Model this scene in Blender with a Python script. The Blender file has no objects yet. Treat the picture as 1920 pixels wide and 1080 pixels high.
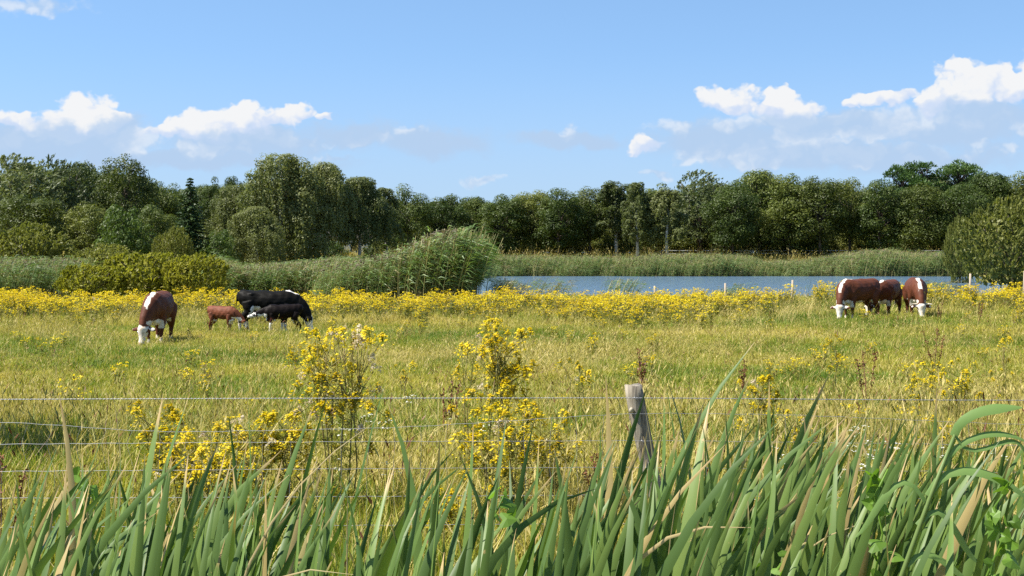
import bpy, math, random
import numpy as np
from mathutils import Vector, Matrix

S = bpy.context.scene
COL = S.collection
R = math.radians
rnd = random.Random(11)
rng = np.random.default_rng(11)

# ------------------------------------------------------------------ camera
F = 2666.7          # focal length in photo pixels (50 mm on 36 mm, 1920 wide)
HOR = 474.0         # photo row of the horizon
EYE = 2.6
cam_d = bpy.data.cameras.new('camera')
cam_d.lens = 50; cam_d.sensor_width = 36
cam_d.shift_y = -(540 - HOR) / 1920
cam_d.clip_start = 0.1; cam_d.clip_end = 20000
cam = bpy.data.objects.new('camera', cam_d)
cam.location = (0, 0, EYE); cam.rotation_euler = (R(90), 0, 0)
COL.objects.link(cam)
S.camera = cam

def at(px, py, D):
    """photo pixel at depth D -> world point"""
    return Vector(((px - 960) / F * D, D, EYE - (py - HOR) / F * D))
def X(px, D): return (px - 960) / F * D
def Z(py, D): return EYE - (py - HOR) / F * D

# ------------------------------------------------------------------ sun, world, exposure
SUN_EL = R(54)
SUN_AZ = R(-104)             # compass style, 0 = +Y, negative = towards -X: high on the left
sd = Vector((math.sin(SUN_AZ) * math.cos(SUN_EL), math.cos(SUN_AZ) * math.cos(SUN_EL), math.sin(SUN_EL)))
sun_d = bpy.data.lights.new('sun', 'SUN')
sun_d.energy = 5.0; sun_d.angle = R(0.5); sun_d.color = (1.0, 0.95, 0.86)
sun = bpy.data.objects.new('sun', sun_d)
sun.rotation_euler = sd.to_track_quat('Z', 'Y').to_euler()
sun.location = (-40, -20, 60)
COL.objects.link(sun)
S.view_settings.view_transform = 'Standard'
S.view_settings.look = 'None'
S.view_settings.gamma = 1.0
S.view_settings.use_curve_mapping = False
S.view_settings.exposure = 1.1
S.cycles.max_bounces = 4
S.cycles.diffuse_bounces = 2
S.cycles.transmission_bounces = 4
S.cycles.use_denoising = False
S.cycles.sample_clamp_indirect = 6

class E:
    """tiny expression builder on shader math nodes"""
    def __init__(s, nt, sock): s.nt = nt; s.k = sock
    def _op(s, op, *o):
        n = s.nt.nodes.new('ShaderNodeMath'); n.operation = op
        for i, v in enumerate((s,) + o):
            if isinstance(v, E): s.nt.links.new(v.k, n.inputs[i])
            else: n.inputs[i].default_value = v
        return E(s.nt, n.outputs[0])
    def __add__(s, o): return s._op('ADD', o)
    def __sub__(s, o): return s._op('SUBTRACT', o)
    def __mul__(s, o): return s._op('MULTIPLY', o)
    def __truediv__(s, o): return s._op('DIVIDE', o)
    def max(s, o): return s._op('MAXIMUM', o)
    def min(s, o): return s._op('MINIMUM', o)
    def abs(s): return s._op('ABSOLUTE')
    def sstep(s, a, b, lo=0.0, hi=1.0):
        n = s.nt.nodes.new('ShaderNodeMapRange'); n.interpolation_type = 'SMOOTHSTEP'
        s.nt.links.new(s.k, n.inputs[0])
        n.inputs[1].default_value = a; n.inputs[2].default_value = b
        n.inputs[3].default_value = lo; n.inputs[4].default_value = hi
        return E(s.nt, n.outputs[0])

def vmath(nt, op, a, b=None):
    n = nt.nodes.new('ShaderNodeVectorMath'); n.operation = op
    for i, v in enumerate((a, b)):
        if v is None: continue
        if isinstance(v, (tuple, list)): n.inputs[i].default_value = v
        else: nt.links.new(v, n.inputs[i])
    return n

def build_world():
    w = bpy.data.worlds.new('World'); S.world = w; w.use_nodes = True
    nt = w.node_tree; nt.nodes.clear()
    out = nt.nodes.new('ShaderNodeOutputWorld'); bg = nt.nodes.new('ShaderNodeBackground')
    sky = nt.nodes.new('ShaderNodeTexSky'); sky.sky_type = 'NISHITA'
    sky.sun_disc = False; sky.sun_elevation = SUN_EL; sky.sun_rotation = SUN_AZ % (2 * math.pi)
    sky.air_density = 1.0; sky.dust_density = 0.1; sky.ozone_density = 3.0; sky.altitude = 0
    hs = nt.nodes.new('ShaderNodeHueSaturation')
    hs.inputs['Saturation'].default_value = 1.04; hs.inputs['Hue'].default_value = 0.496; hs.inputs['Value'].default_value = 1.0
    nt.links.new(sky.outputs[0], hs.inputs['Color'])
    tc = nt.nodes.new('ShaderNodeTexCoord')
    lift = vmath(nt, 'NORMALIZE', vmath(nt, 'ADD', tc.outputs['Generated'], (0, 0, .15)).outputs[0])   # clear dry air: no milky rim
    nt.links.new(lift.outputs[0], sky.inputs['Vector'])
    sep = nt.nodes.new('ShaderNodeSeparateXYZ'); nt.links.new(tc.outputs['Generated'], sep.inputs[0])
    x, y, z = (E(nt, sep.outputs[i]) for i in range(3))
    u = x._op('ARCTAN2', y)
    hyp = (x * x + y * y)._op('SQRT').max(0.02)
    v = z / hyp
    cmb = nt.nodes.new('ShaderNodeCombineXYZ')
    nt.links.new(u.k, cmb.inputs[0]); nt.links.new(v.k, cmb.inputs[1])
    P = cmb.outputs[0]
    def noise(scale, det, vec, rough=0.55, off=0.0):
        m = nt.nodes.new('ShaderNodeMapping'); m.inputs['Location'].default_value = (off, off * .7, off)
        m.inputs['Scale'].default_value = (1, 1.25, 1)
        nt.links.new(vec, m.inputs[0])
        n = nt.nodes.new('ShaderNodeTexNoise'); n.inputs['Scale'].default_value = scale
        n.inputs['Detail'].default_value = det; n.inputs['Roughness'].default_value = rough
        nt.links.new(m.outputs[0], n.inputs['Vector'])
        return n
    wn = noise(38, 3, P, 0.6)
    w1 = vmath(nt, 'SUBTRACT', wn.outputs['Color'], (.5, .5, .5))
    w2 = vmath(nt, 'MULTIPLY', w1.outputs[0], (0.030, 0.024, 0))
    PW = vmath(nt, 'ADD', P, w2.outputs[0]).outputs[0]
    def blob_field(blobs):
        f = None
        for (bx, by, rx, ry) in blobs:
            uu = math.atan((bx - 960) / F); vv = (HOR - by) / F * math.cos(uu)
            d = vmath(nt, 'MULTIPLY_ADD', PW, (F / rx, F / ry, 0)); d.inputs[2].default_value = (-uu * F / rx, -vv * F / ry, 0)
            ln = vmath(nt, 'LENGTH', d.outputs[0])
            e = E(nt, ln.outputs['Value'])
            f = e if f is None else f.min(e)
        return f * -1.0 + 1.0
    white = [(30, 226, 46, 16), (165, 203, 50, 34), (150, 232, 62, 32), (430, 226, 115, 28), (360, 240, 66, 24),
             (455, 210, 50, 20), (550, 214, 40, 15), (605, 218, 22, 7), (1370, 188, 66, 28), (1475, 198, 64, 26),
             (1460, 185, 28, 20), (1655, 182, 60, 15), (1590, 192, 18, 14), (1830, 148, 74, 40), (1790, 180, 66, 28),
             (1900, 160, 46, 26), (1748, 196, 34, 22), (1210, 274, 34, 20), (1990, 140, 80, 50), (500, 222, 60, 22), (310, 245, 40, 16), (190, 225, 50, 26)]
    faint = [(1420, 290, 95, 28), (1310, 296, 55, 20), (1275, 236, 55, 20), (1390, 236, 60, 20), (905, 338, 40, 12),
             (1870, 228, 75, 24), (1600, 255, 130, 14), (50, 6, 110, 22), (1590, 292, 50, 20), (1228, 327, 30, 10),
             (1700, 305, 60, 14), (1068, 242, 22, 16), (770, 245, 40, 16), (640, 292, 60, 10), (260, 262, 40, 30), (1960, 230, 80, 40), (1480, 222, 80, 25), (1600, 218, 90, 22), (1700, 228, 90, 26), (1530, 272, 60, 16),
             (1640, 286, 70, 16), (1450, 258, 60, 16), (1850, 278, 80, 18), (110, 248, 80, 28), (40, 262, 80, 20), (480, 255, 90, 22), (570, 262, 60, 16), (700, 255, 60, 16), (400, 280, 90, 16)]
    grey = [(60, 268, 190, 44), (215, 250, 60, 44), (480, 268, 190, 40), (660, 250, 130, 30), (800, 264, 150, 34),
            (1560, 238, 180, 38), (1850, 212, 120, 36), (1800, 250, 160, 34), (1350, 268, 150, 44), (1550, 292, 280, 30),
            (400, 300, 330, 22), (1760, 302, 230, 28), (1060, 262, 120, 20), (-80, 270, 200, 60), (2050, 250, 200, 70)]
    # outside the photograph's field the same kind of low cumulus goes on all round the horizon
    gen = noise(5.0, 3, P, 0.5, 3.3)
    side = u.abs().sstep(.46, .62)
    band = (v - 0.10).abs().sstep(.03, .13, 1.0, 0.0)
    gf = (E(nt, gen.outputs['Fac']) - 0.52) * 4.0
    gfw = (gf + (side * band - 1.0) * 4.0)
    det = noise(95, 4, P, 0.62, 1.7)
    dfac = E(nt, det.outputs['Fac']) - 0.5
    soft = noise(16, 2, P, 0.5, 5.1)
    sfac = E(nt, soft.outputs['Fac']) - 0.5
    def vor(scale, off):
        m = nt.nodes.new('ShaderNodeMapping'); m.inputs['Location'].default_value = (off, off, off); nt.links.new(PW, m.inputs[0])
        q = nt.nodes.new('ShaderNodeTexVoronoi'); q.voronoi_dimensions = '2D'; q.feature = 'SMOOTH_F1'; q.inputs['Scale'].default_value = scale; q.inputs['Smoothness'].default_value = .25
        nt.links.new(m.outputs[0], q.inputs['Vector']); return E(nt, q.outputs['Distance'])
    puff = (vor(62, 2.0) - .42) * -1.1 + (vor(150, 4.0) - .42) * -.55
    fw = blob_field(white).max(gfw)
    lit = blob_field([(a - 5, b - d * .62, c * 1.0, d * 1.0) for a, b, c, d in white]).max(gfw - .5)
    litf = (lit + dfac * .8 + sfac * .5 + puff * .8).sstep(-.30, .45)
    ff = blob_field(faint)
    fg = blob_field(grey).max(gfw + 0.1)
    aw = (fw + dfac * .5 + puff * .5).sstep(-0.05, 0.27)
    af = (ff + dfac * 0.6 + sfac * 0.8 + puff * .5).sstep(-0.05, 0.60) * 0.72
    litqf = (sfac * 1.4 + dfac * .8 + puff * .8).sstep(-.35, .35)
    ag = (fg + dfac * 0.35 + sfac * 1.1).sstep(-0.15, 0.55) * 0.84
    # grey bases overlap the lower part of the white heads
    agw = (fg + dfac * 0.8 + sfac * 0.9).sstep(0.12, 0.66) * 0.80
    def mix(a, b, fac):
        m = nt.nodes.new('ShaderNodeMix'); m.data_type = 'RGBA'
        nt.links.new(fac.k, m.inputs[0])
        for i, c in ((6, a), (7, b)):
            if isinstance(c, tuple): m.inputs[i].default_value = c + (1,)
            else: nt.links.new(c, m.inputs[i])
        return m.outputs[2]
    K = 5.4
    cg = tuple(K * q for q in (0.415, 0.56, 0.765)); cw = tuple(K * q for q in (0.80, 0.81, 0.825)); cf = tuple(K * q for q in (0.60, 0.69, 0.83))
    c = mix(hs.outputs[0], tuple(K * q for q in (0.445, 0.57, 0.695)), v.sstep(.0, .15, .75, 0.0))
    c = mix(c, cg, ag)
    c = mix(c, mix(cg, tuple(K * q for q in (.70, .755, .83)), litqf), af)
    cs = tuple(K * q for q in (0.56, 0.655, 0.83))
    c = mix(c, mix(cs, cw, litf), aw)
    c = mix(c, cg, agw)
    nt.links.new(c, bg.inputs[0]); bg.inputs[1].default_value = 0.098
    nt.links.new(bg.outputs[0], out.inputs[0])
    w.cycles.sampling_method = 'NONE'
build_world()

# ------------------------------------------------------------------ helpers
def tag(o, label=None, cat=None, group=None, kind=None):
    if label: o['label'] = label
    if cat: o['category'] = cat
    if group: o['group'] = group
    if kind: o['kind'] = kind
    return o
def empty(name, loc=(0, 0, 0), rz=0.0):
    o = bpy.data.objects.new(name, None); o.location = loc; o.rotation_euler = (0, 0, rz)
    o.empty_display_size = 0.2
    COL.objects.link(o); return o
def link(name, me, parent=None, loc=None):
    o = bpy.data.objects.new(name, me)
    if parent is not None: o.parent = parent
    if loc is not None: o.location = loc
    COL.objects.link(o); return o

class MB:
    """collects vertices and faces (numpy) and builds one mesh"""
    def __init__(s): s.v = []; s.f = []; s.m = []; s.n = 0
    def add(s, V, Fc, m=0):
        V = np.asarray(V, float).reshape(-1, 3); Fc = np.asarray(Fc, int)
        s.v.append(V); s.f.append(Fc + s.n); s.m.append(np.full(len(Fc), m)); s.n += len(V)
        return s
    def quads(s, C, A, B, L, W, m=0):
        """diamond leaves: centre C, length axis A, width axis B"""
        L = np.asarray(L).reshape(-1, 1); W = np.asarray(W).reshape(-1, 1)
        V = np.stack([C - A * L / 2, C + B * W / 2 - A * L * .06, C + A * L / 2, C - B * W / 2 - A * L * .06], 1)
        n = len(C)
        return s.add(V.reshape(-1, 3), np.arange(4 * n).reshape(n, 4), m)
    def tube(s, pts, rad, n=6, m=0, cap=True):
        pts = np.asarray(pts, float); k = len(pts); rad = np.broadcast_to(np.asarray(rad, float), (k,))
        t = np.gradient(pts, axis=0); t /= np.linalg.norm(t, axis=1)[:, None] + 1e-9
        ref = np.array([0.0, 0, 1]) if abs(t[0][2]) < .8 else np.array([1.0, 0, 0])
        a = np.cross(t, ref); a /= np.linalg.norm(a, axis=1)[:, None] + 1e-9
        b = np.cross(t, a)
        th = np.linspace(0, 2 * np.pi, n, endpoint=False)
        V = pts[:, None, :] + rad[:, None, None] * (np.cos(th)[None, :, None] * a[:, None, :] + np.sin(th)[None, :, None] * b[:, None, :])
        V = V.reshape(-1, 3)
        i = np.arange(k - 1)[:, None] * n; j = np.arange(n)[None, :]; j2 = (j + 1) % n
        Q = np.stack([i + j, i + j2, i + n + j2, i + n + j], -1).reshape(-1, 4)
        base = s.n
        s.add(V, Q, m)
        if cap:
            V2 = np.vstack([pts[0], pts[-1]])
            T = [[k * n, (q + 1) % n, q] for q in range(n)] + [[k * n + 1, (k - 1) * n + q, (k - 1) * n + (q + 1) % n] for q in range(n)]
            s.v.append(V2); s.f.append(np.array(T) + base); s.m.append(np.full(len(T), m)); s.n += 2
        return s
    def box(s, lo, hi, m=0):
        x0, y0, z0 = lo; x1, y1, z1 = hi
        V = [(x0,y0,z0),(x1,y0,z0),(x1,y1,z0),(x0,y1,z0),(x0,y0,z1),(x1,y0,z1),(x1,y1,z1),(x0,y1,z1)]
        return s.add(V, [(0,3,2,1),(4,5,6,7),(0,1,5,4),(1,2,6,5),(2,3,7,6),(3,0,4,7)], m)
    def mesh(s, name, mats, smooth=False):
        me = bpy.data.meshes.new(name)
        V = np.vstack(s.v); me.vertices.add(len(V)); me.vertices.foreach_set('co', V.astype(np.float32).ravel())
        cnt = np.concatenate([np.full(len(f), f.shape[1]) for f in s.f]); loops = np.concatenate([f.ravel() for f in s.f])
        me.loops.add(len(loops)); me.loops.foreach_set('vertex_index', loops.astype(np.int32))
        me.polygons.add(len(cnt)); st = np.concatenate([[0], np.cumsum(cnt)[:-1]])
        me.polygons.foreach_set('loop_start', st.astype(np.int32))
        me.polygons.foreach_set('material_index', np.concatenate(s.m).astype(np.int32))
        me.polygons.foreach_set('use_smooth', np.full(len(cnt), bool(smooth)))
        for q in (mats if isinstance(mats, (list, tuple)) else [mats]): me.materials.append(q)
        me.update(calc_edges=True); me.validate()
        return me

def unit(a): return a / (np.linalg.norm(a, axis=-1, keepdims=True) + 1e-9)
def rdir(n, g=rng): return unit(g.normal(size=(n, 3)))
def perp(A, g=rng): return unit(np.cross(A, rdir(len(A), g)))

# ------------------------------------------------------------------ materials
def new_mat(name):
    m = bpy.data.materials.new(name); m.use_nodes = True
    nt = m.node_tree; nt.nodes.clear()
    o = nt.nodes.new('ShaderNodeOutputMaterial')
    return m, nt, o
def nd(nt, t, **k):
    n = nt.nodes.new(t)
    for a, b in k.items(): setattr(n, a, b)
    return n
def tex_noise(nt, vec, scale, det=3, rough=.55):
    n = nt.nodes.new('ShaderNodeTexNoise'); n.inputs['Scale'].default_value = scale
    n.inputs['Detail'].default_value = det; n.inputs['Roughness'].default_value = rough
    if vec is not None: nt.links.new(vec, n.inputs['Vector'])
    return n
def ramp(nt, fac, stops):
    r = nt.nodes.new('ShaderNodeValToRGB'); e = r.color_ramp.elements
    while len(e) < len(stops): e.new(0.5)
    for q, (p, c) in zip(e, stops): q.position = p; q.color = tuple(c) + (1,)
    nt.links.new(fac, r.inputs[0]); return r.outputs[0]

def foliage(name, stops, trans=.35, spec=.25, rough=.5, patch=.25, wp=.45, wi=.35, wo=.5, tcol=1.5):
    """leaf material: colour from position patches + per leaf + per plant randomness, part of the light passes through"""
    m, nt, o = new_mat(name)
    geo = nd(nt, 'ShaderNodeNewGeometry'); oi = nd(nt, 'ShaderNodeObjectInfo')
    n1 = tex_noise(nt, geo.outputs['Position'], patch, 3)
    f = (E(nt, n1.outputs['Fac']) - .5) * (2.2 * wp) + (E(nt, geo.outputs['Random Per Island']) - .5) * wi + (E(nt, oi.outputs['Random']) - .5) * wo + .5
    c = ramp(nt, f.k, stops)
    p = nd(nt, 'ShaderNodeBsdfPrincipled'); p.inputs['Roughness'].default_value = rough
    p.inputs['Specular IOR Level'].default_value = spec
    nt.links.new(c, p.inputs['Base Color'])
    t = nd(nt, 'ShaderNodeBsdfTranslucent')
    mm = vmath(nt, 'MULTIPLY', c, (tcol, tcol * 1.05, tcol * .5)); nt.links.new(mm.outputs[0], t.inputs[0])
    mx = nd(nt, 'ShaderNodeMixShader'); mx.inputs[0].default_value = trans
    nt.links.new(p.outputs[0], mx.inputs[1]); nt.links.new(t.outputs[0], mx.inputs[2])
    nt.links.new(mx.outputs[0], o.inputs[0])
    return m
def plain(name, c1, c2=None, scale=6, rough=.7, spec=.3, metal=0, bump=0, stretch=(1, 1, 1)):
    m, nt, o = new_mat(name)
    tc = nd(nt, 'ShaderNodeTexCoord'); mp = nd(nt, 'ShaderNodeMapping'); mp.inputs['Scale'].default_value = stretch
    nt.links.new(tc.outputs['Object'], mp.inputs[0])
    n = tex_noise(nt, mp.outputs[0], scale, 5, .6)
    c = ramp(nt, n.outputs['Fac'], [(.3, c1), (.7, c2 or c1)])
    p = nd(nt, 'ShaderNodeBsdfPrincipled'); p.inputs['Roughness'].default_value = rough
    p.inputs['Specular IOR Level'].default_value = spec; p.inputs['Metallic'].default_value = metal
    nt.links.new(c, p.inputs['Base Color'])
    if bump:
        b = nd(nt, 'ShaderNodeBump'); b.inputs['Strength'].default_value = bump; b.inputs['Distance'].default_value = .02
        nt.links.new(n.outputs['Fac'], b.inputs['Height']); nt.links.new(b.outputs[0], p.inputs['Normal'])
    nt.links.new(p.outputs[0], o.inputs[0]); return m

M = {}
M['oak'] = foliage('oak_leaves', [(.15, (.032, .054, .009)), (.5, (.070, .098, .018)), (.85, (.135, .156, .032))], .25, patch=.16)
M['olive'] = foliage('olive_leaves', [(.15, (.045, .064, .012)), (.5, (.100, .120, .023)), (.85, (.165, .178, .040))], .28, patch=.16)
M['willow'] = foliage('willow_leaves', [(.15, (.060, .082, .030)), (.5, (.115, .140, .056)), (.85, (.185, .205, .095))], .25, spec=.3, rough=.5, patch=.2)
M['birch'] = foliage('birch_leaves', [(.15, (.056, .074, .021)), (.5, (.110, .130, .042)), (.85, (.172, .186, .068))], .3, patch=.2)
M['spruce'] = foliage('spruce_needles', [(.15, (.022, .042, .012)), (.5, (.045, .078, .022)), (.85, (.075, .115, .032))], .12, patch=.3)
M['pine'] = foliage('pine_needles', [(.15, (.034, .070, .018)), (.5, (.062, .115, .028)), (.85, (.10, .16, .04))], .15, patch=.3)
M['elder'] = foliage('elder_leaves', [(.15, (.026, .050, .008)), (.5, (.050, .084, .014)), (.85, (.082, .120, .022))], .3, patch=.3)
M['gale'] = foliage('yellow_willow_leaves', [(.15, (.15, .16, .018)), (.5, (.27, .26, .034)), (.85, (.37, .335, .055))], .4, patch=.35)
M['sallow'] = foliage('sallow_leaves', [(.15, (.085, .098, .020)), (.5, (.155, .165, .036)), (.85, (.23, .23, .058))], .34, patch=.3)
M['reed'] = foliage('reed_leaves', [(.15, (.080, .135, .032)), (.45, (.130, .205, .055)), (.75, (.18, .25, .075)), (.98, (.27, .28, .10))], .3, spec=.35, patch=.35)
M['reed_stem'] = foliage('reed_stems', [(.2, (.14, .14, .05)), (.6, (.26, .23, .09)), (.9, (.36, .30, .14))], .1, patch=.5)
M['plume'] = foliage('reed_plumes', [(.2, (.10, .075, .05)), (.8, (.20, .16, .11))], .2, patch=.5)
M['grass'] = foliage('green_grass', [(.10, (.085, .150, .014)), (.38, (.170, .225, .026)), (.60, (.33, .310, .048)), (.92, (.53, .42, .12))], .35, spec=.2, patch=.13, wp=1.0, wi=.3, wo=.3, tcol=1.25)
M['straw'] = foliage('dry_grass', [(.12, (.26, .235, .05)), (.45, (.42, .345, .10)), (.85, (.58, .47, .20))], .3, spec=.2, patch=.3, wp=.4, wi=.4, tcol=1.2)
M['yellow'] = foliage('ragwort_petals', [(.1, (.50, .34, .006)), (.5, (.70, .52, .010)), (.9, (.82, .66, .03))], .4, spec=.2, patch=.8, tcol=1.1)
M['orange'] = foliage('far_ragwort_petals', [(.1, (.38, .24, .01)), (.5, (.52, .34, .015)), (.9, (.62, .44, .03))], .2, patch=.5, tcol=1.0)
M['rag_leaf'] = foliage('ragwort_leaves', [(.1, (.09, .12, .018)), (.5, (.18, .195, .032)), (.9, (.29, .245, .06))], .35, patch=.6)
M['rag_stem'] = plain('ragwort_stems', (.24, .25, .06), (.20, .13, .05), 9, .6)
M['fluff'] = foliage('ragwort_seed_fluff', [(.1, (.42, .33, .24)), (.9, (.66, .58, .50))], .4, patch=2)
M['dock'] = foliage('dock_seeds', [(.1, (.075, .028, .014)), (.5, (.14, .055, .025)), (.9, (.24, .11, .05))], .1, patch=2)
M['white_petal'] = foliage('yarrow_petals', [(.1, (.62, .60, .55)), (.9, (.8, .8, .76))], .3, patch=2)
M['bark'] = plain('bark', (.045, .036, .028), (.11, .09, .07), 5, .9, .1, 0, .6, (1, 1, .3))
M['birch_bark'] = plain('birch_bark', (.30, .28, .25), (.62, .60, .56), 3, .7, .2, 0, .3, (1, 1, 2.5))
M['wire'] = plain('galvanised_wire', (.30, .31, .33), (.44, .45, .47), 30, .5, .5, .7)
M['vine_leaf'] = foliage('bindweed_leaves', [(.1, (.09, .17, .02)), (.5, (.14, .25, .03)), (.9, (.19, .32, .045))], .4, spec=.4, patch=4)

# ------------------------------------------------------------------ terrain
def sst(a, b, x):
    t = np.clip((np.asarray(x, float) - a) / (b - a), 0, 1); return t * t * (3 - 2 * t)
WATER = -0.15
def lake_d(x, y):
    """signed distance-like value, positive inside the lake"""
    x = np.asarray(x, float); y = np.asarray(y, float)
    xl = -2.6 - .010 * (y - 82) + .8 * np.sin(y * .21) + .5 * np.sin(y * .53)
    xr = 31 + (y - 85) * .27 + 1.0 * np.sin(y * .17)
    yn = 84 + 1.2 * np.sin(x * .33) + .7 * np.sin(x * .9)
    yf = 167 + .9 * np.sin(x * .23) + .6 * np.sin(x * .71) - .02 * x
    return np.minimum(np.minimum(x - xl, xr - x), np.minimum(y - yn, yf - y))
def ground(x, y):
    x = np.asarray(x, float); y = np.asarray(y, float)
    z = .60 * (1 - sst(10, 27, y))
    z = z - .38 * (1 - sst(4.2, 6.6, y)) * sst(-1, 1.2, y)
    z = z + .30 * sst(4, 16, x) * sst(26, 48, y) * (1 - sst(62, 80, y))
    z = z + 2.0 * sst(171, 192, y)
    z = z + .05 * np.sin(x * .55 + 1.3) * np.sin(y * .43) + .03 * np.sin(x * 1.3) * np.sin(y * 1.1 + .7)
    d = lake_d(x, y)
    k = sst(-1.6, 1.2, d)
    return z * (1 - k) + (-1.1) * k
def gz(x, y): return float(ground(x, y))

M_ground, nt, o = new_mat('meadow_soil')
geo = nd(nt, 'ShaderNodeNewGeometry')
a1 = tex_noise(nt, geo.outputs['Position'], .16, 4); a2 = tex_noise(nt, geo.outputs['Position'], 3.5, 5, .65)
ff_ = (E(nt, a1.outputs['Fac']) * .6 + E(nt, a2.outputs['Fac']) * .4)
cc_ = ramp(nt, ff_.k, [(.3, (.07, .075, .015)), (.5, (.15, .14, .03)), (.7, (.26, .205, .065))])
pp_ = nd(nt, 'ShaderNodeBsdfPrincipled'); pp_.inputs['Roughness'].default_value = .95; pp_.inputs['Specular IOR Level'].default_value = .1
bb_ = nd(nt, 'ShaderNodeBump'); bb_.inputs['Strength'].default_value = .6; bb_.inputs['Distance'].default_value = .08
nt.links.new(a2.outputs['Fac'], bb_.inputs['Height']); nt.links.new(bb_.outputs[0], pp_.inputs['Normal'])
nt.links.new(cc_, pp_.inputs['Base Color']); nt.links.new(pp_.outputs[0], o.inputs[0])

def build_ground():
    xs = np.concatenate([np.array([-6000, -2500, -1000, -500, -300, -220, -170, -130, -100]), np.arange(-84, 90, 1.25), np.array([95, 110, 130, 170, 220, 300, 500, 1000, 2500, 6000])])
    ys = np.concatenate([np.array([-3000, -800, -250, -100, -50, -25, -12, -6]), np.arange(-3, 30, .75), np.arange(30, 200, 1.25), np.array([205, 215, 230, 250, 280, 330, 420, 600, 1000, 2500, 8000])])
    gx, gy = np.meshgrid(xs, ys); gzv = ground(gx, gy)
    V = np.stack([gx, gy, gzv], -1).reshape(-1, 3)
    nx, ny = len(xs), len(ys)
    i = (np.arange(ny - 1)[:, None] * nx + np.arange(nx - 1)[None, :]).ravel()
    mb = MB(); mb.add(V, np.stack([i, i + 1, i + 1 + nx, i + nx], -1))
    o = link('ground', mb.mesh('ground', M_ground, True)); tag(o, kind='structure', label='grassy meadow ground sloping gently to the lake', cat='ground')
build_ground()

M_water, nt, o = new_mat('lake_water')
geo = nd(nt, 'ShaderNodeNewGeometry'); mp = nd(nt, 'ShaderNodeMapping'); mp.inputs['Scale'].default_value = (1, .55, 1)
nt.links.new(geo.outputs['Position'], mp.inputs[0])
n1 = tex_noise(nt, mp.outputs[0], 2.2, 5, .6)
b = nd(nt, 'ShaderNodeBump'); b.inputs['Strength'].default_value = 1.0; b.inputs['Distance'].default_value = .12
nt.links.new(n1.outputs['Fac'], b.inputs['Height'])
p = nd(nt, 'ShaderNodeBsdfPrincipled'); p.inputs['Base Color'].default_value = (.11, .185, .28, 1)
p.inputs['Roughness'].default_value = .12; p.inputs['IOR'].default_value = 1.33
nt.links.new(b.outputs[0], p.inputs['Normal']); nt.links.new(p.outputs[0], o.inputs[0])
mb = MB(); gx, gy = np.meshgrid(np.linspace(-9, 62, 30), np.linspace(80, 172, 40))
V = np.stack([gx, gy, np.full_like(gx, WATER)], -1).reshape(-1, 3)
i = (np.arange(39)[:, None] * 30 + np.arange(29)[None, :]).ravel()
mb.add(V, np.stack([i, i + 1, i + 31, i + 30], -1))
tag(link('lake_water', mb.mesh('lake_water', M_water, True)), 'blue rippled lake water behind the flower band', 'lake', kind='structure')

# ------------------------------------------------------------------ instanced stuff (uncountable vegetation)
def proto_collection(name, meshes):
    c = bpy.data.collections.new(name)
    for k, me in enumerate(meshes):
        ob = bpy.data.objects.new('%s_%02d' % (name, k), me); c.objects.link(ob)
    return c
def scatter(name, coll, P, rot, scl, idx, label, cat):
    me = bpy.data.meshes.new(name + '_points'); n = len(P)
    me.vertices.add(n); me.vertices.foreach_set('co', np.asarray(P, np.float32).ravel())
    a = me.attributes.new('rot', 'FLOAT_VECTOR', 'POINT'); a.data.foreach_set('vector', np.asarray(rot, np.float32).ravel())
    scl = np.asarray(scl, np.float32)
    if scl.ndim == 1: scl = np.repeat(scl[:, None], 3, 1)
    a = me.attributes.new('scl', 'FLOAT_VECTOR', 'POINT'); a.data.foreach_set('vector', scl.ravel())
    a = me.attributes.new('pick', 'INT', 'POINT'); a.data.foreach_set('value', np.asarray(idx, np.int32))
    o = link(name, me)
    g = bpy.data.node_groups.new(name + '_scatter', 'GeometryNodeTree')
    g.interface.new_socket('Geometry', in_out='INPUT', socket_type='NodeSocketGeometry')
    g.interface.new_socket('Geometry', in_out='OUTPUT', socket_type='NodeSocketGeometry')
    N = g.nodes.new; gi = N('NodeGroupInput'); go = N('NodeGroupOutput')
    ci = N('GeometryNodeCollectionInfo'); ci.inputs['Collection'].default_value = coll
    ci.inputs['Separate Children'].default_value = True; ci.inputs['Reset Children'].default_value = True
    ip = N('GeometryNodeInstanceOnPoints'); ip.inputs['Pick Instance'].default_value = True
    def attr(nm, t):
        q = N('GeometryNodeInputNamedAttribute'); q.data_type = t; q.inputs['Name'].default_value = nm
        return q.outputs['Attribute']
    L = g.links.new
    L(gi.outputs[0], ip.inputs['Points']); L(ci.outputs[0], ip.inputs['Instance'])
    L(attr('pick', 'INT'), ip.inputs['Instance Index'])
    L(attr('rot', 'FLOAT_VECTOR'), ip.inputs['Rotation']); L(attr('scl', 'FLOAT_VECTOR'), ip.inputs['Scale'])
    L(ip.outputs[0], go.inputs[0])
    md = o.modifiers.new('scatter', 'NODES'); md.node_group = g
    tag(o, label, cat, kind='stuff')
    return o
def rots(n, tilt=.12, lean=(0, 0)):
    r = np.zeros((n, 3)); r[:, 0] = rng.normal(lean[0], tilt, n); r[:, 1] = rng.normal(lean[1], tilt, n); r[:, 2] = rng.uniform(0, 2 * np.pi, n)
    return r
def wedge(n, d0, d1, margin=4.0, px0=-120, px1=2040):
    D = np.sqrt(rng.uniform(d0 * d0, d1 * d1, n))
    x0 = (px0 - 960) / F * D - margin; x1 = (px1 - 960) / F * D + margin
    return x0 + rng.uniform(0, 1, n) * (x1 - x0), D
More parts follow.
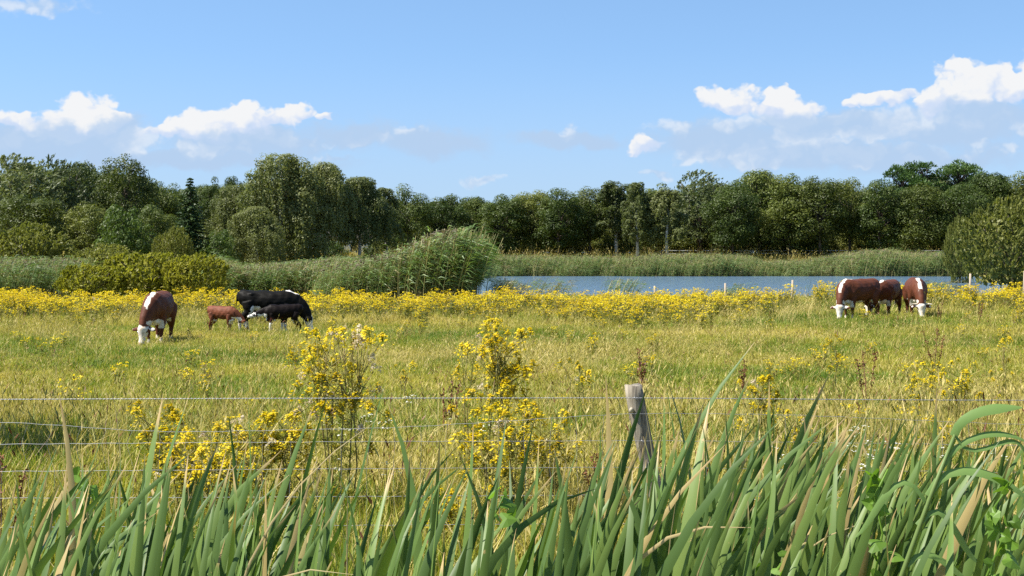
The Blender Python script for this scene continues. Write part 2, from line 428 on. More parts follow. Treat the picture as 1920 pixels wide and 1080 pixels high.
def wnoise(x, y, s=1.0, ph=0.0):
    """cheap smooth noise 0..1"""
    v = np.sin(x * .9 * s + 1.7 * np.sin(y * .6 * s + ph)) + np.sin(y * 1.1 * s + 1.3 * np.sin(x * .7 * s + 2 + ph)) + .6 * np.sin((x + y) * 1.9 * s + ph)
    return np.clip(v / 4.4 + .5, 0, 1)

# --- trees ----------------------------------------------------------------
def blob_leaves(mb, c, r, n, size, g, flat=.75, m=0, aspect=.6, up=0.3):
    d = rdir(n, g); d[:, 2] += up * .6; d = unit(d)
    rr = r * (g.uniform(.40, 1.0, n) ** .4)
    C = np.asarray(c) + d * rr[:, None] * np.array([1, 1, flat])
    nrm = unit(d + g.normal(0, .36, (n, 3)) + np.array([0, 0, up]))
    A = perp(nrm, g); B = np.cross(nrm, A)
    L = size * g.uniform(.65, 1.35, n)
    mb.quads(C, A, B, L, L * aspect, m)

def limb(mb, a, b, r0, r1, g, m=1, k=5, bend=.12):
    a = np.asarray(a, float); b = np.asarray(b, float); L = np.linalg.norm(b - a)
    t = np.linspace(0, 1, k)[:, None]
    off = g.normal(0, bend * L, 3); off[2] = abs(off[2]) * .6
    P = a + (b - a) * t + off * (t * (1 - t) * 1.6)
    mb.tube(P, r0 + (r1 - r0) * t[:, 0], 6, m)

def crown_broad(seed, H=16., W=5.5, nb=115, nl=125, leaf=.29, low=.04, knob=1.0, mat='oak', bark='bark', aspect=.65):
    g = np.random.default_rng(seed); cb = MB(); tb = MB()
    th = H * .62
    tp = [(0, 0, -.3), (g.normal(0, .15), g.normal(0, .15), th * .45), (g.normal(0, .4), g.normal(0, .4), th)]
    tb.tube(tp, [.034 * H * .62, .02 * H * .62, .010 * H], 8, 0)
    cz = H * (1 + low) / 2; hz = H * (1 - low) / 2
    # lumpy envelope
    lob = rdir(9, g); la = g.uniform(-.25, .28, 9)
    for i in range(nb):
        d = rdir(1, g)[0]
        d[2] = d[2] * .9 + .12; d = d / np.linalg.norm(d)
        k = 1 + sum(la * np.clip(lob @ d, 0, 1) ** 4)
        rad = min(g.uniform(.50, .86) * k, .92 if d[2] < .6 else .80)
        c = np.array([d[0] * W * rad, d[1] * W * rad, cz + d[2] * hz * rad])
        if d[2] < -.2: c[:2] *= .95
        r = g.uniform(.19, .33) * W * knob
        c[2] = min(c[2], H - r * .75)
        c[2] = max(c[2], low * H + .3 * r)
        blob_leaves(cb, c, r, int(nl * (r / (.22 * W)) ** 1.5), leaf, g, aspect=aspect)
        if i % 4 == 0:
            s = np.array([0, 0, g.uniform(.25, .6) * H]); s[2] = min(s[2], c[2] - .3) if c[2] > 1.5 else .8
            limb(tb, s, c, .009 * H, .03, g, 0)
    blob_leaves(cb, (0, 0, cz), W * .6, nl * 5, leaf * 1.3, g, flat=hz / W)
    return cb.mesh('crown', [M[mat]]), tb.mesh('trunk', [M[bark]], True), H, W

def crown_weeping(seed, H=16., W=5., ncl=84, leaf=.25, low=.06, mat='birch', bark='birch_bark', maxl=4.2, per=14, hmin=.16):
    """dome of leafy caps, each with a curtain of hanging twigs"""
    g = np.random.default_rng(seed); cb = MB(); tb = MB()
    tb.tube(np.array([(0, 0, -.3), (.2, .1, H * .3), (-.1, .2, H * .6), (.1, 0, H * .9)]), [.020 * H, .015 * H, .009 * H, .003 * H], 8, 0)
    for i in range(ncl):
        a = g.uniform(0, 2 * np.pi); hz = hmin + (1 - hmin) * g.uniform() ** .9
        env = W * math.sqrt(max(.03, 1 - ((hz - .36) / .66) ** 2)) * (1 + .14 * math.sin(3 * a + seed))
        rr = env * g.uniform(.35, .88); r = g.uniform(.17, .29) * W
        c = np.array([math.cos(a) * rr, math.sin(a) * rr, min(hz * H, H - r * .6)])
        blob_leaves(cb, c, r, 135, leaf, g, flat=.8, up=.5)
        if i % 3 == 0: limb(tb, (0, 0, max(1., c[2] * .72)), c, .0055 * H, .02, g, 1)
        for k in range(per):
            q = a + g.normal(0, 1.0); o = c + np.array([math.cos(q), math.sin(q), 0]) * r * g.uniform(.4, 1.05)
            L = min(g.uniform(.4, 1) * maxl, o[2] - low * H)
            if L < .5: continue
            n = int(6.5 * L) + 4; t = np.linspace(0, 1, n)
            C = o + np.array([.25, 0, 0]) * np.sin(t * 1.5)[:, None] + np.array([0, 0, -1]) * (t * L)[:, None] + g.normal(0, .11, (n, 3))
            A = unit(np.array([0, 0, -1.0]) + g.normal(0, .5, (n, 3))); B = perp(A, g); Ls = leaf * g.uniform(.7, 1.4, n)
            cb.quads(C, A, B, Ls * 1.2, Ls * .6)
    blob_leaves(cb, (0, 0, H * .55), W * .55, 900, leaf * 1.3, g, flat=H * .40 / (W * .55))
    return cb.mesh('crown', [M[mat]]), tb.mesh('trunk', [M[bark], M['bark']], True), H, W

def crown_spruce(seed, H=14., W=3.4, mat='spruce'):
    g = np.random.default_rng(seed); cb = MB(); tb = MB()
    tb.tube([(0, 0, -.3), (0, 0, H * .5), (0, 0, H * .99)], [.022 * H, .012 * H, .02], 8, 0)
    z = .04 * H
    while z < H * .985:
        R0 = W * (1 - z / H) ** .7 + .15
        nb = int(7 + R0 * 3)
        for k in range(nb):
            a = g.uniform(0, 2 * np.pi); L = R0 * g.uniform(.7, 1.08); n = int(10 * L) + 5
            t = g.uniform(.1, 1, n)
            d = np.array([math.cos(a), math.sin(a), 0]); s = np.array([-math.sin(a), math.cos(a), 0])
            C = np.array([0, 0, z]) + d * (t * L)[:, None] + np.array([0, 0, -1]) * ((.32 * L * t ** 1.4) - .18 * t ** 4 * L)[:, None] + s * (g.normal(0, .18, n) * (1.1 - t) * L * .5)[:, None] + g.normal(0, .05, (n, 3))
            A = unit(d + g.normal(0, .45, (n, 3)) + np.array([0, 0, -.35])); nn = unit(np.array([0, 0, 1.]) + g.normal(0, .5, (n, 3))); B = unit(np.cross(nn, A))
            Ls = g.uniform(.28, .5, n); cb.quads(C, A, B, Ls, Ls * .55)
        z += H * .026
    return cb.mesh('crown', [M[mat]]), tb.mesh('trunk', [M['bark']], True), H, W

def crown_willow(seed, H=15., W=5., n_up=340, leaf=.40, low=.06, mat='willow', lean=.45, bark='bark', asp=.34, per=16):
    """fine leaved crown of many up-swept, wind-leaned sprays"""
    g = np.random.default_rng(seed); cb = MB(); tb = MB()
    tb.tube([(0, 0, -.3), (.1, .1, H * .25), (.3, 0, H * .55)], [.03 * H, .022 * H, .012 * H], 8, 0)
    for i in range(14):
        a = g.uniform(0, 6.28); e = np.array([math.cos(a) * W * .6, math.sin(a) * W * .6, H * g.uniform(.4, .85)])
        limb(tb, (0, 0, H * g.uniform(.08, .4)), e, .008 * H, .03, g, 0)
    cz = H * (.5 + low / 2); hz = H * (1 - low) / 2
    for i in range(n_up):
        d = rdir(1, g)[0]; d[2] = d[2] * .9 + .15; d /= np.linalg.norm(d)
        k = min(.93, (.55 + .38 * g.uniform() ** .5) * (1 + .10 * math.sin(5 * d[0] + seed) + .08 * math.sin(7 * d[2] + 3 * d[1] + seed)))
        b = np.array([d[0] * W * k, d[1] * W * k, cz + d[2] * hz * k * .92])
        L = H * g.uniform(.05, .095)
        ax = unit(np.array([d[0] * .6 + lean, d[1] * .6, .75]) + g.normal(0, .2, 3))
        n = per
        t = g.uniform(0, 1, n)
        C = b + ax * (t * L)[:, None] + np.array([lean, 0, -.5]) * (t ** 2 * L * .4)[:, None] + g.normal(0, L * .18, (n, 3)) * (1.1 - t)[:, None]
        A = unit(ax + g.normal(0, .55, (n, 3))); B = perp(A, g)
        Ls = leaf * g.uniform(.7, 1.4, n); cb.quads(C, A, B, Ls * 1.2, Ls * asp * 1.2)
    blob_leaves(cb, (0, 0, cz), W * .7, 1500, leaf * 1.3, g, flat=hz / W)
    return cb.mesh('crown', [M[mat]]), tb.mesh('trunk', [M[bark]], True), H, W

def crown_pine(seed, H=17., W=4.2, mat='pine'):
    g = np.random.default_rng(seed); cb = MB(); tb = MB()
    tb.tube([(0, 0, -.3), (.15, 0, H * .5), (0, .1, H * .93)], [.022 * H, .016 * H, .05], 8, 0)
    for i in range(64):
        hz = g.uniform(.30, .95); a = g.uniform(0, 6.28)
        rr = W * g.uniform(.3, 1) * math.sqrt(max(.1, 1 - ((hz - .58) / .40) ** 2))
        c = np.array([math.cos(a) * rr, math.sin(a) * rr, hz * H]); r = W * g.uniform(.26, .38)
        n = 120
        d = rdir(n, g); d[:, 2] = np.abs(d[:, 2]) * .9 - .15; d = unit(d)
        C = c + d * (r * g.uniform(.5, 1, n))[:, None] * np.array([1, 1, .7])
        A = unit(d + np.array([0, 0, .5]) + g.normal(0, .35, (n, 3))); B = perp(A, g)
        L = .42 * g.uniform(.7, 1.3, n); cb.quads(C, A, B, L, L * .4)
        limb(tb, (0, 0, hz * H * .85), c, .006 * H, .03, g, 0)
    return cb.mesh('crown', [M[mat]]), tb.mesh('trunk', [M['bark']], True), H, W

PROTO = {
    'oak': [crown_broad(s, nb=b) for s, b in ((1, 115), (2, 125), (3, 105), (4, 118))],
    'oak_tall': [crown_broad(s, H=17, W=4.2, nb=110, nl=100, low=.04) for s in (21, 22)],
    'olive': [crown_broad(s, nb=120, leaf=.28, mat='olive') for s in (5, 6)],
    'olive_low': [crown_broad(s, H=9, W=5, nb=90, nl=70, leaf=.34, low=.0, mat='olive') for s in (31, 32)],
    'locust': [crown_broad(8, nb=60, nl=120, leaf=.34, low=.2, knob=1.1, mat='oak', aspect=.45)],
    'weep': [crown_weeping(s) for s in (9, 10, 11)],
    'weep_high': [crown_weeping(s, low=.31, maxl=3.2, hmin=.40) for s in (51, 52)],
    'birch': [crown_weeping(s, W=3.4, ncl=56, maxl=2.0, low=.22, leaf=.28, per=8, hmin=.32) for s in (12, 13)],
    'spruce': [crown_spruce(14)],
    'willow': [crown_willow(15), crown_willow(16)],
    'pine': [crown_pine(17), crown_pine(18)],
    'elder': [crown_broad(19, H=7, W=4, nb=80, nl=80, leaf=.26, low=.0, mat='elder', knob=.9)],
    'gale': [crown_willow(s, H=3.5, W=2.6, n_up=620, leaf=.15, low=.0, mat='gale', lean=.22, asp=.5, per=18) for s in (41, 42, 43)],
    'sallow': [crown_willow(s, H=5.5, W=3.8, n_up=900, leaf=.19, low=.0, mat='sallow', lean=.15, asp=.45, per=18) for s in (44, 45)],
}
_cnt = {}
def tree(name, kind, px, top, hw, D, label, cat='tree', group=None, var=None, base=None, depth=1.0):
    k = _cnt.get(kind, 0); _cnt[kind] = k + 1
    cm, tm, H, W = PROTO[kind][(k if var is None else var) % len(PROTO[kind])]
    x = X(px, D); zb = gz(x, D) - .05 if base is None else base
    h = Z(top, D) - zb; w = hw / F * D
    e = empty(name, (x, D, zb), rnd.uniform(-.5, .5) if kind in ('willow', 'gale', 'sallow') else rnd.uniform(0, 6.28))
    e.scale = (w / W, w / W * depth, h / H)
    link('trunk', tm, e); link('crown', cm, e)
    tag(e, label, cat, group); return e

G1 = 'trees along the far edge of the wood'
tree('willow_tree', 'willow', 35, 281, 88, 150, 'silvery green willow at the left edge of the photo, swept by wind', group=G1)
tree('willow_tree', 'willow', 112, 280, 62, 154, 'tall silvery willow, second from the left edge, with feathery top', group=G1)
tree('oak_tree', 'oak', 155, 289, 46, 168, 'dark green tree top just right of the silvery willows', group=G1)
tree('oak_tree', 'olive', 228, 280, 66, 158, 'tall lumpy olive green oak, highest crown left of the spruce', group=G1)
tree('oak_tree', 'oak', 300, 318, 50, 168, 'dark oak between the tall olive oak and the spruce', group=G1)
tree('broadleaf_tree', 'olive', 60, 355, 80, 143, 'olive green tree in front of the silvery willows at left edge', group=G1)
tree('broadleaf_tree', 'olive', 165, 372, 60, 143, 'yellowish green tree above the grey willow bush at left', group=G1)
tree('broadleaf_tree', 'oak', 288, 375, 50, 150, 'dark lower tree between the glossy green elder and the spruce', group=G1)
tree('spruce_tree', 'spruce', 357, 331, 50, 141, 'dark conical spruce, the only pointed conifer at left', group=G1)
tree('oak_tree', 'oak_tall', 398, 318, 30, 178, 'dark narrow crown, left of the twin tops beside the spruce', group=G1)
tree('oak_tree', 'oak_tall', 437, 316, 30, 178, 'dark narrow crown, right of the twin tops beside the weeping birch', group=G1)
tree('birch_tree', 'weep', 436, 348, 52, 165, 'rounded grey green birch between the spruce and the great weeping birch', group=G1)
tree('weeping_birch', 'weep', 527, 290, 86, 160, 'tallest weeping birch with long hanging branches, left of the middle', group=G1)
tree('weeping_birch', 'weep_high', 607, 306, 66, 164, 'weeping birch just right of the tallest weeping birch', group=G1)
tree('weeping_birch', 'weep_high', 674, 334, 62, 168, 'smaller weeping birch with a pale trunk above the white house', group=G1)
tree('weeping_birch', 'weep', 480, 388, 58, 152, 'low weeping birch at the foot of the tallest one', group=G1)
tree('broadleaf_tree', 'birch', 722, 352, 40, 176, 'thin grey green tree between the weeping birches and the flat topped tree', group=G1)
tree('broadleaf_tree', 'locust', 768, 340, 56, 184, 'flat topped tree with spreading crown behind the tall reed clump', group=G1)
names_mid = [
    (836, 357, 48, 188, 'oak', 'dark tree directly behind the tip of the tall reed clump'),
    (888, 361, 42, 192, 'oak', 'lowest crown in the tree line, above the left end of the lake'),
    (944, 351, 48, 188, 'oak', 'first dark round tree right of the lowest crown above the lake'),
    (998, 349, 46, 190, 'olive', 'second round tree right of the lowest crown above the lake'),
    (1050, 344, 48, 187, 'oak', 'third round tree right of the lowest crown above the lake'),
    (1106, 344, 48, 190, 'olive', 'round tree just left of the birches above the lake'),
    (1156, 339, 40, 188, 'birch', 'leafy birch left of the white stemmed birch above the lake'),
    (1196, 342, 34, 184, 'birch', 'birch with bare white stem and arching branch behind the lake'),
    (1234, 332, 40, 194, 'oak_tall', 'dark tree standing between the two white stemmed birches'),
    (1252, 352, 36, 183, 'birch', 'right hand birch with thin white stem behind the lake'),
    (1312, 313, 54, 190, 'willow', 'pale grey willow crown rising left of the tall dark oaks'),
    (1374, 330, 48, 184, 'oak', 'dark oak just right of the pale grey willow crown'),
    (1424, 308, 58, 190, 'oak', 'highest dark oak in the wood right of the middle'),
    (1480, 311, 54, 188, 'oak', 'tall dark oak right beside the highest one'),
    (1538, 321, 52, 186, 'olive', 'olive oak above the grazing cattle, left of two'),
    (1594, 326, 52, 189, 'olive', 'olive oak above the grazing cattle, right of two'),
    (1652, 328, 52, 186, 'oak', 'dark oak left of the bright green pines'),
    (1690, 303, 36, 200, 'pine', 'leftmost bright green pine top at right'),
    (1738, 302, 46, 198, 'pine', 'middle bright green pine top at right'),
    (1798, 299, 44, 198, 'pine', 'rightmost and highest bright green pine top'),
    (1722, 336, 56, 185, 'olive', 'broad olive oak in front of the pines'),
    (1792, 334, 54, 185, 'oak', 'dark oak in front of the rightmost pine'),
    (1856, 312, 50, 188, 'oak', 'dark oak above the big round bush at right'),
    (1914, 315, 52, 188, 'olive', 'olive oak at the right edge of the photo'),
]
for (px, top, hw, D, kind, lab) in names_mid:
    nm = {'oak': 'oak_tree', 'oak_tall': 'oak_tree', 'olive': 'oak_tree', 'birch': 'birch_tree', 'willow': 'willow_tree', 'pine': 'pine_tree'}[kind]
    tree(nm, kind, px, top, hw * 1.14, D, lab, group=G1)
# shrubs and bushes
G2 = 'bushes on the lake shore'
tree('elder_bush', 'elder', 236, 376, 58, 138, 'glossy dark green elder bush below the tall olive oak', 'bush', G2)
tree('willow_bush', 'sallow', 48, 414, 92, 112, 'round grey green willow bush at the left edge', 'bush', G2)
tree('willow_bush', 'sallow', 195, 455, 75, 100, 'low grey willow bush behind the yellow green one', 'bush', G2)
tree('willow_bush', 'sallow', 326, 422, 42, 135, 'pale upright willow bush at the foot of the spruce', 'bush', G2)
tree('elder_bush', 'elder', 408, 425, 40, 140, 'small dark elder bush right of the spruce', 'bush', G2)
tree('yellow_willow_bush', 'gale', 170, 490, 72, 70, 'leftmost yellow green willow bush behind the ragwort', 'bush', G2)
tree('yellow_willow_bush', 'gale', 276, 463, 96, 72, 'biggest yellow green willow bush behind the brown cow', 'bush', G2)
tree('yellow_willow_bush', 'gale', 366, 468, 66, 71, 'rightmost yellow green willow bush above the red calf', 'bush', G2)
tree('willow_bush', 'sallow', 858, 462, 40, 77, 'dark willow bush inside the tall reed clump beside the lake', 'bush', G2)
tree('elder_bush', 'elder', 630, 446, 27, 180, 'dark bush hiding the left part of the white house', 'bush', G2)
tree('elder_bush', 'elder', 698, 450, 19, 179, 'dark bush hiding the right end of the white house', 'bush', G2)
tree('willow_bush', 'sallow', 1898, 362, 108, 95, 'big round willow bush at the right edge beside the lake', 'bush', G2, depth=1.0)
tree('willow_bush', 'sallow', 1800, 402, 34, 130, 'small pale bush peeping out left of the big round bush', 'bush', G2)
tree('willow_bush', 'sallow', -450, 100, 330, 13.8, 'bush outside the left edge that shades the grass by the fence', 'bush', G2)

# the wood behind reads as one mass
def build_wood():
    ms = [PROTO[k][v][0] for k, v in (('oak', 0), ('oak', 1), ('olive', 0), ('oak_tall', 0), ('birch', 0), ('elder', 0), ('olive_low', 0))]
    c = proto_collection('wood_tree_crowns', ms)
    P = []; r = []; s = []; idx = []
    xs_t = [-700, 0, 130, 230, 300, 420, 530, 640, 700, 800, 890, 1000, 1160, 1260, 1420, 1540, 1650, 1740, 1800, 1920, 2700]
    ts_t = [300, 300, 300, 300, 335, 335, 315, 345, 365, 368, 372, 362, 355, 345, 322, 335, 340, 325, 320, 330, 320]
    for row, (D, st) in enumerate(((203, 30), (214, 34), (228, 36), (245, 42))):
        for px in np.arange(-620, 2560, st):
            pxx = px + rng.uniform(-14, 14); dd = D + rng.uniform(-4, 4)
            if 560 < pxx < 700 and row == 0: continue
            top = np.interp(pxx, xs_t, ts_t) + rng.uniform(2, 26)
            H = (Z(top, dd) - 1.9); k = int(rng.choice([0, 1, 2, 3, 4], p=[.3, .25, .2, .15, .1]))
            w = rng.uniform(3.6, 4.8); W0 = (5.5, 5.5, 5.5, 4.2, 3.4)[k]; H0 = (16, 16, 16, 17, 16)[k]
            P.append((X(pxx, dd), dd, 1.9)); s.append((w / W0, w / W0, H / H0)); r.append((0, 0, rng.uniform(0, 6.28))); idx.append(k)
    for px in np.arange(-620, 2560, 22):          # undergrowth at the wood's edge
        for D in (196, 206):
            if 560 < px < 706 and D < 210: continue
            dd = D + rng.uniform(-3, 5); k = int(rng.choice([5, 6], p=[.3, .7])); h = rng.uniform(3, 5.5); w = rng.uniform(2.2, 3.4)
            P.append((X(px + rng.uniform(-8, 8), dd), dd, 1.9)); s.append((w / (4, 5)[k - 5], w / (4, 5)[k - 5], h / (7, 9)[k - 5])); r.append((0, 0, rng.uniform(0, 6.28))); idx.append(k)
    scatter('far_wood', c, P, r, s, idx, 'dense dark wood filling in behind the front row of trees', 'wood')
build_wood()

# --- white house behind the birches ----------------------------------------
def build_house():
    D = 196; x0 = X(583, D); x1 = X(700, D); e = empty('white_house', ((x0 + x1) / 2, D, 1.95))
    w = (x1 - x0) / 2
    wl = plain('white_render', (.72, .72, .70), (.8, .8, .78), 2, .8); rf = plain('grey_roof_tiles', (.10, .09, .09), (.16, .13, .12), 3, .8)
    gl = plain('window_glass', (.02, .025, .03), (.03, .035, .04), 2, .1, .6); fr = plain('dark_window_frame', (.05, .06, .05), (.07, .08, .07), 4, .5)
    mb = MB(); mb.box((-w, 0, 0), (w, 6, 2.7)); link('wall', mb.mesh('wall', wl), e)
    mb = MB(); mb.add([(-w - .4, -.5, 2.6), (w + .4, -.5, 2.6), (w + .4, 3, 5.0), (-w - .4, 3, 5.0), (-w - .4, 6.5, 2.6), (w + .4, 6.5, 2.6),
                       (-w - .4, -.5, 2.75), (w + .4, -.5, 2.75), (w + .4, 3, 5.15), (-w - .4, 3, 5.15), (-w - .4, 6.5, 2.75), (w + .4, 6.5, 2.75)],
                      [(0, 3, 2, 1), (3, 4, 5, 2), (6, 7, 8, 9), (9, 8, 11, 10), (0, 1, 7, 6), (4, 10, 11, 5), (0, 6, 9, 3), (3, 9, 10, 4), (1, 2, 8, 7), (2, 5, 11, 8)])
    link('roof', mb.mesh('roof', rf), e)
    for k, xx in enumerate((-w * .62, -w * .1, w * .42)):
        wn = MB(); wn.box((xx - .6, -.04, .9), (xx + .6, .02, 2.1)); q = link('window', wn.mesh('window', fr), e)
        g = MB(); g.box((xx - .52, -.06, .98), (xx + .52, -.042, 2.02)); link('pane', g.mesh('pane', gl), q)
    tag(e, 'low white house half hidden behind the weeping birches', 'house')
build_house()

# --- reeds -------------------------------------------------------------------
def reed_proto(seed, H=2.5, n=9, spread=.35, dry=False):
    g = np.random.default_rng(seed); mb = MB()
    for i in range(n):
        b = np.array([g.normal(0, spread), g.normal(0, spread), 0]); h = H * g.uniform(.72, 1.05)
        ln = np.array([g.uniform(.12, .34) * h, g.normal(0, .08) * h, 0])
        t = np.linspace(0, 1, 4)[:, None]
        P = b + ln * t ** 2 + np.array([0, 0, h]) * t
        sd_ = np.array([0, 1., 0]) if g.random() < .5 else np.array([1., 0, 0])
        wv = .012
        V = np.concatenate([P - sd_ * wv, P + sd_ * wv]); mb.add(V, [(k, k + 1, k + 5, k + 4) for k in range(3)], 1)
        m = 9
        tt = g.uniform(.30, .97, m)
        C0 = b + ln * (tt ** 2)[:, None] + np.array([0, 0, h]) * tt[:, None]
        dr = unit(np.stack([g.normal(.55, .6, m), g.normal(0, .6, m), g.normal(.35, .25, m)], 1))
        L = g.uniform(.3, .6, m); Bw = perp(dr, g)
        tip = C0 + dr * L[:, None] + np.array([.08, 0, -.14]) * (L / .4)[:, None]
        mid = C0 + dr * (L * .5)[:, None]
        V = np.stack([C0, mid + Bw * .020, tip, mid - Bw * .020], 1).reshape(-1, 3)
        mb.add(V, np.arange(4 * m).reshape(m, 4), 0)
        if g.random() < .2:
            c = P[-1]; k = 6
            C = c + g.normal(0, .05, (k, 3)) + np.array([.09, 0, .08]) * g.uniform(0, 1.4, (k, 1)); A = unit(np.array([.7, 0, .6]) + g.normal(0, .3, (k, 3)))
            mb.quads(C, A, perp(A, g), np.full(k, .2), np.full(k, .06), 2)
    return mb.mesh('reed_tuft', [M['reed_stem'] if dry else M['reed'], M['reed_stem'], M['plume']])
RC = proto_collection('reed_tufts', [reed_proto(s) for s in (1, 2, 3, 4)] + [reed_proto(5, dry=True), reed_proto(6, H=2.2, dry=True)])
def reeds(name, x, y, h, label, dryp=.08):
    n = len(x); z = ground(x, y)
    idx = np.where(rng.random(n) < dryp, rng.integers(4, 6, n), rng.integers(0, 4, n))
    r = np.zeros((n, 3)); r[:, 2] = rng.normal(0, .6, n); r[:, 0] = rng.normal(0, .05, n); r[:, 1] = rng.normal(.03, .05, n)
    s = np.asarray(h) / 2.5; s3 = np.stack([np.maximum(s, .8), np.maximum(s, .8), s], 1)
    ok = lake_d(x, y) < .6
    scatter(name, RC, np.stack([x, y, z], 1)[ok], r[ok], s3[ok], idx[ok], label, 'reeds')
def band_px(n, p0, p1, d0, d1):
    px = rng.uniform(p0, p1, n); D = rng.uniform(d0, d1, n)
    return px, (px - 960) / F * D, D
# tall clump left of the lake
px, x, y = band_px(1500, 600, 868, 71, 82)
hh = np.interp(px, [600, 660, 740, 780, 820, 850, 868], [1.8, 2.0, 2.6, 3.1, 3.6, 3.7, 3.1]) * rng.uniform(.72, 1.06, len(px))
reeds('tall_reed_clump', x, y, hh, 'tall green reed clump leaning right at the left end of the lake')
px, x, y = band_px(1900, 385, 640, 76, 98)
reeds('middle_reed_bed', x, y, np.interp(px, [385, 450, 640], [2.3, 1.75, 2.2]) * rng.uniform(.8, 1.05, len(px)), 'reed bed behind the black cow, left of the tall clump', .25)
px, x, y = band_px(1300, -260, 150, 76, 96)
reeds('left_reed_bed', x, y, rng.uniform(1.8, 2.3, len(px)), 'pale green reed bed at the left edge under the willow bush')
px, x, y = band_px(4200, 880, 1850, 165.5, 176)
hh = np.interp(px, [880, 930, 1180, 1300, 1390, 1440, 1500, 1560, 1650, 1700, 1850], [2.5, 2.2, 2.1, 2.35, 2.2, 1.5, 1.7, 2.3, 2.9, 2.6, 2.3]) * rng.uniform(.75, 1.05, len(px))
reeds('far_bank_reeds', x, y, hh, 'long green reed belt on the far bank of the lake', .10)
px, x, y = band_px(700, 890, 1830, 164.5, 168)
reeds('far_bank_edge_growth', x, y, rng.uniform(.35, .9, len(px)), 'low tan and green growth at the far water edge', .45)
px, x, y = band_px(900, 905, 1830, 80, 84.5)
kk = wnoise(x, y, 1.2) > .86
reeds('near_bank_rushes', x[kk], y[kk], rng.uniform(.7, 1.25, kk.sum()), 'sparse rushes at the near edge of the lake', .3)
px, x, y = band_px(500, 620, 1000, 150, 172)
reeds('back_reed_bed', x, y, rng.uniform(1.8, 2.4, len(px)), 'reeds behind the tall clump at the left shore')

# --- far fences ---------------------------------------------------------------
wood_pale = plain('pale_wood', (.30, .24, .17), (.44, .37, .28), 8, .8, .2, 0, .2, (1, 1, .2))
white_tape = plain('white_fence_tape', (.62, .64, .66), (.72, .74, .76), 3, .6)
def rail_fence(name, p0, p1, D, step, label, top=1.15, rail=white_tape, n_rail=2, post_h=1.3):
    x0, x1 = X(p0, D), X(p1, D); e = empty(name, ((x0 + x1) / 2, D, gz((x0 + x1) / 2, D)))
    L = x1 - x0; n = max(2, int(L / step)); xs = np.linspace(-L / 2, L / 2, n + 1)
    mb = MB(); mb.tube([(0, 0, -.2), (0, 0, post_h)], [.06, .055], 6); pm = mb.mesh('post', wood_pale)
    for q in xs: link('post', pm, e, (q, 0, rnd.uniform(-.08, .05)))
    for k in range(n_rail):
        z = top - k * .42; mb = MB(); mb.box((-L / 2, -.09, z - .035), (L / 2, -.065, z + .035)); link('rail', mb.mesh('rail', rail), e)
    tag(e, label, 'fence'); return e
rail_fence('pasture_fence', 1240, 1795, 191, 5.0, 'long white railed pasture fence below the wood behind the lake', top=.95, post_h=1.1)
rail_fence('pasture_fence', 452, 640, 190, 4.0, 'short pale rail fence below the weeping birches', top=.75, n_rail=1, post_h=.9)
e = empty('wooden_gate', (X(1348, 190), 190, gz(X(1348, 190), 190)))
for z in (.35, .65, .95):
    mb = MB(); mb.box((-.95, -.03, z - .06), (.95, .03, z + .06)); link('rail', mb.mesh('rail', wood_pale), e)
for xq in (-1, 1):
    mb = MB(); mb.box((xq - .07, -.07, -.2), (xq + .07, .07, 1.2)); link('post', mb.mesh('post', wood_pale), e)
tag(e, 'small pale wooden gate in the fence behind the lake', 'gate')

# posts of the shore fence rising out of the ragwort
mb = MB(); mb.tube([(0, 0, -.3), (.01, 0, .7), (.0, 0, 1.42)], [.05, .048, .045], 8); pm = mb.mesh('fence_post', wood_pale, True)
for (px, top, D, lab) in ((176, 556, 66, 'pale post in the ragwort left of the brown cow'), (394, 553, 64, 'pale post in the ragwort above the red calf'),
                          (1228, 536, 66, 'pale post before the lake, above the near fence post'), (1360, 531, 64, 'pale post before the middle of the lake'),
                          (1485, 525, 62, 'pale post just left of the brown cattle, before the lake'), (1713, 521, 64, 'pale post between the two right hand brown cattle'),
                          (1818, 513, 62, 'pale post beside the big round bush, right of the cattle'), (1919, 508, 60, 'pale post at the right edge below the big bush')):
    x = X(px, D); o = link('shore_fence_post', pm, None, (x, D, Z(top, D) - 1.42)); o.rotation_euler = (rnd.uniform(-.03, .03), rnd.uniform(-.03, .03), rnd.uniform(0, 6))
    tag(o, lab, 'post', 'posts of the shore fence')

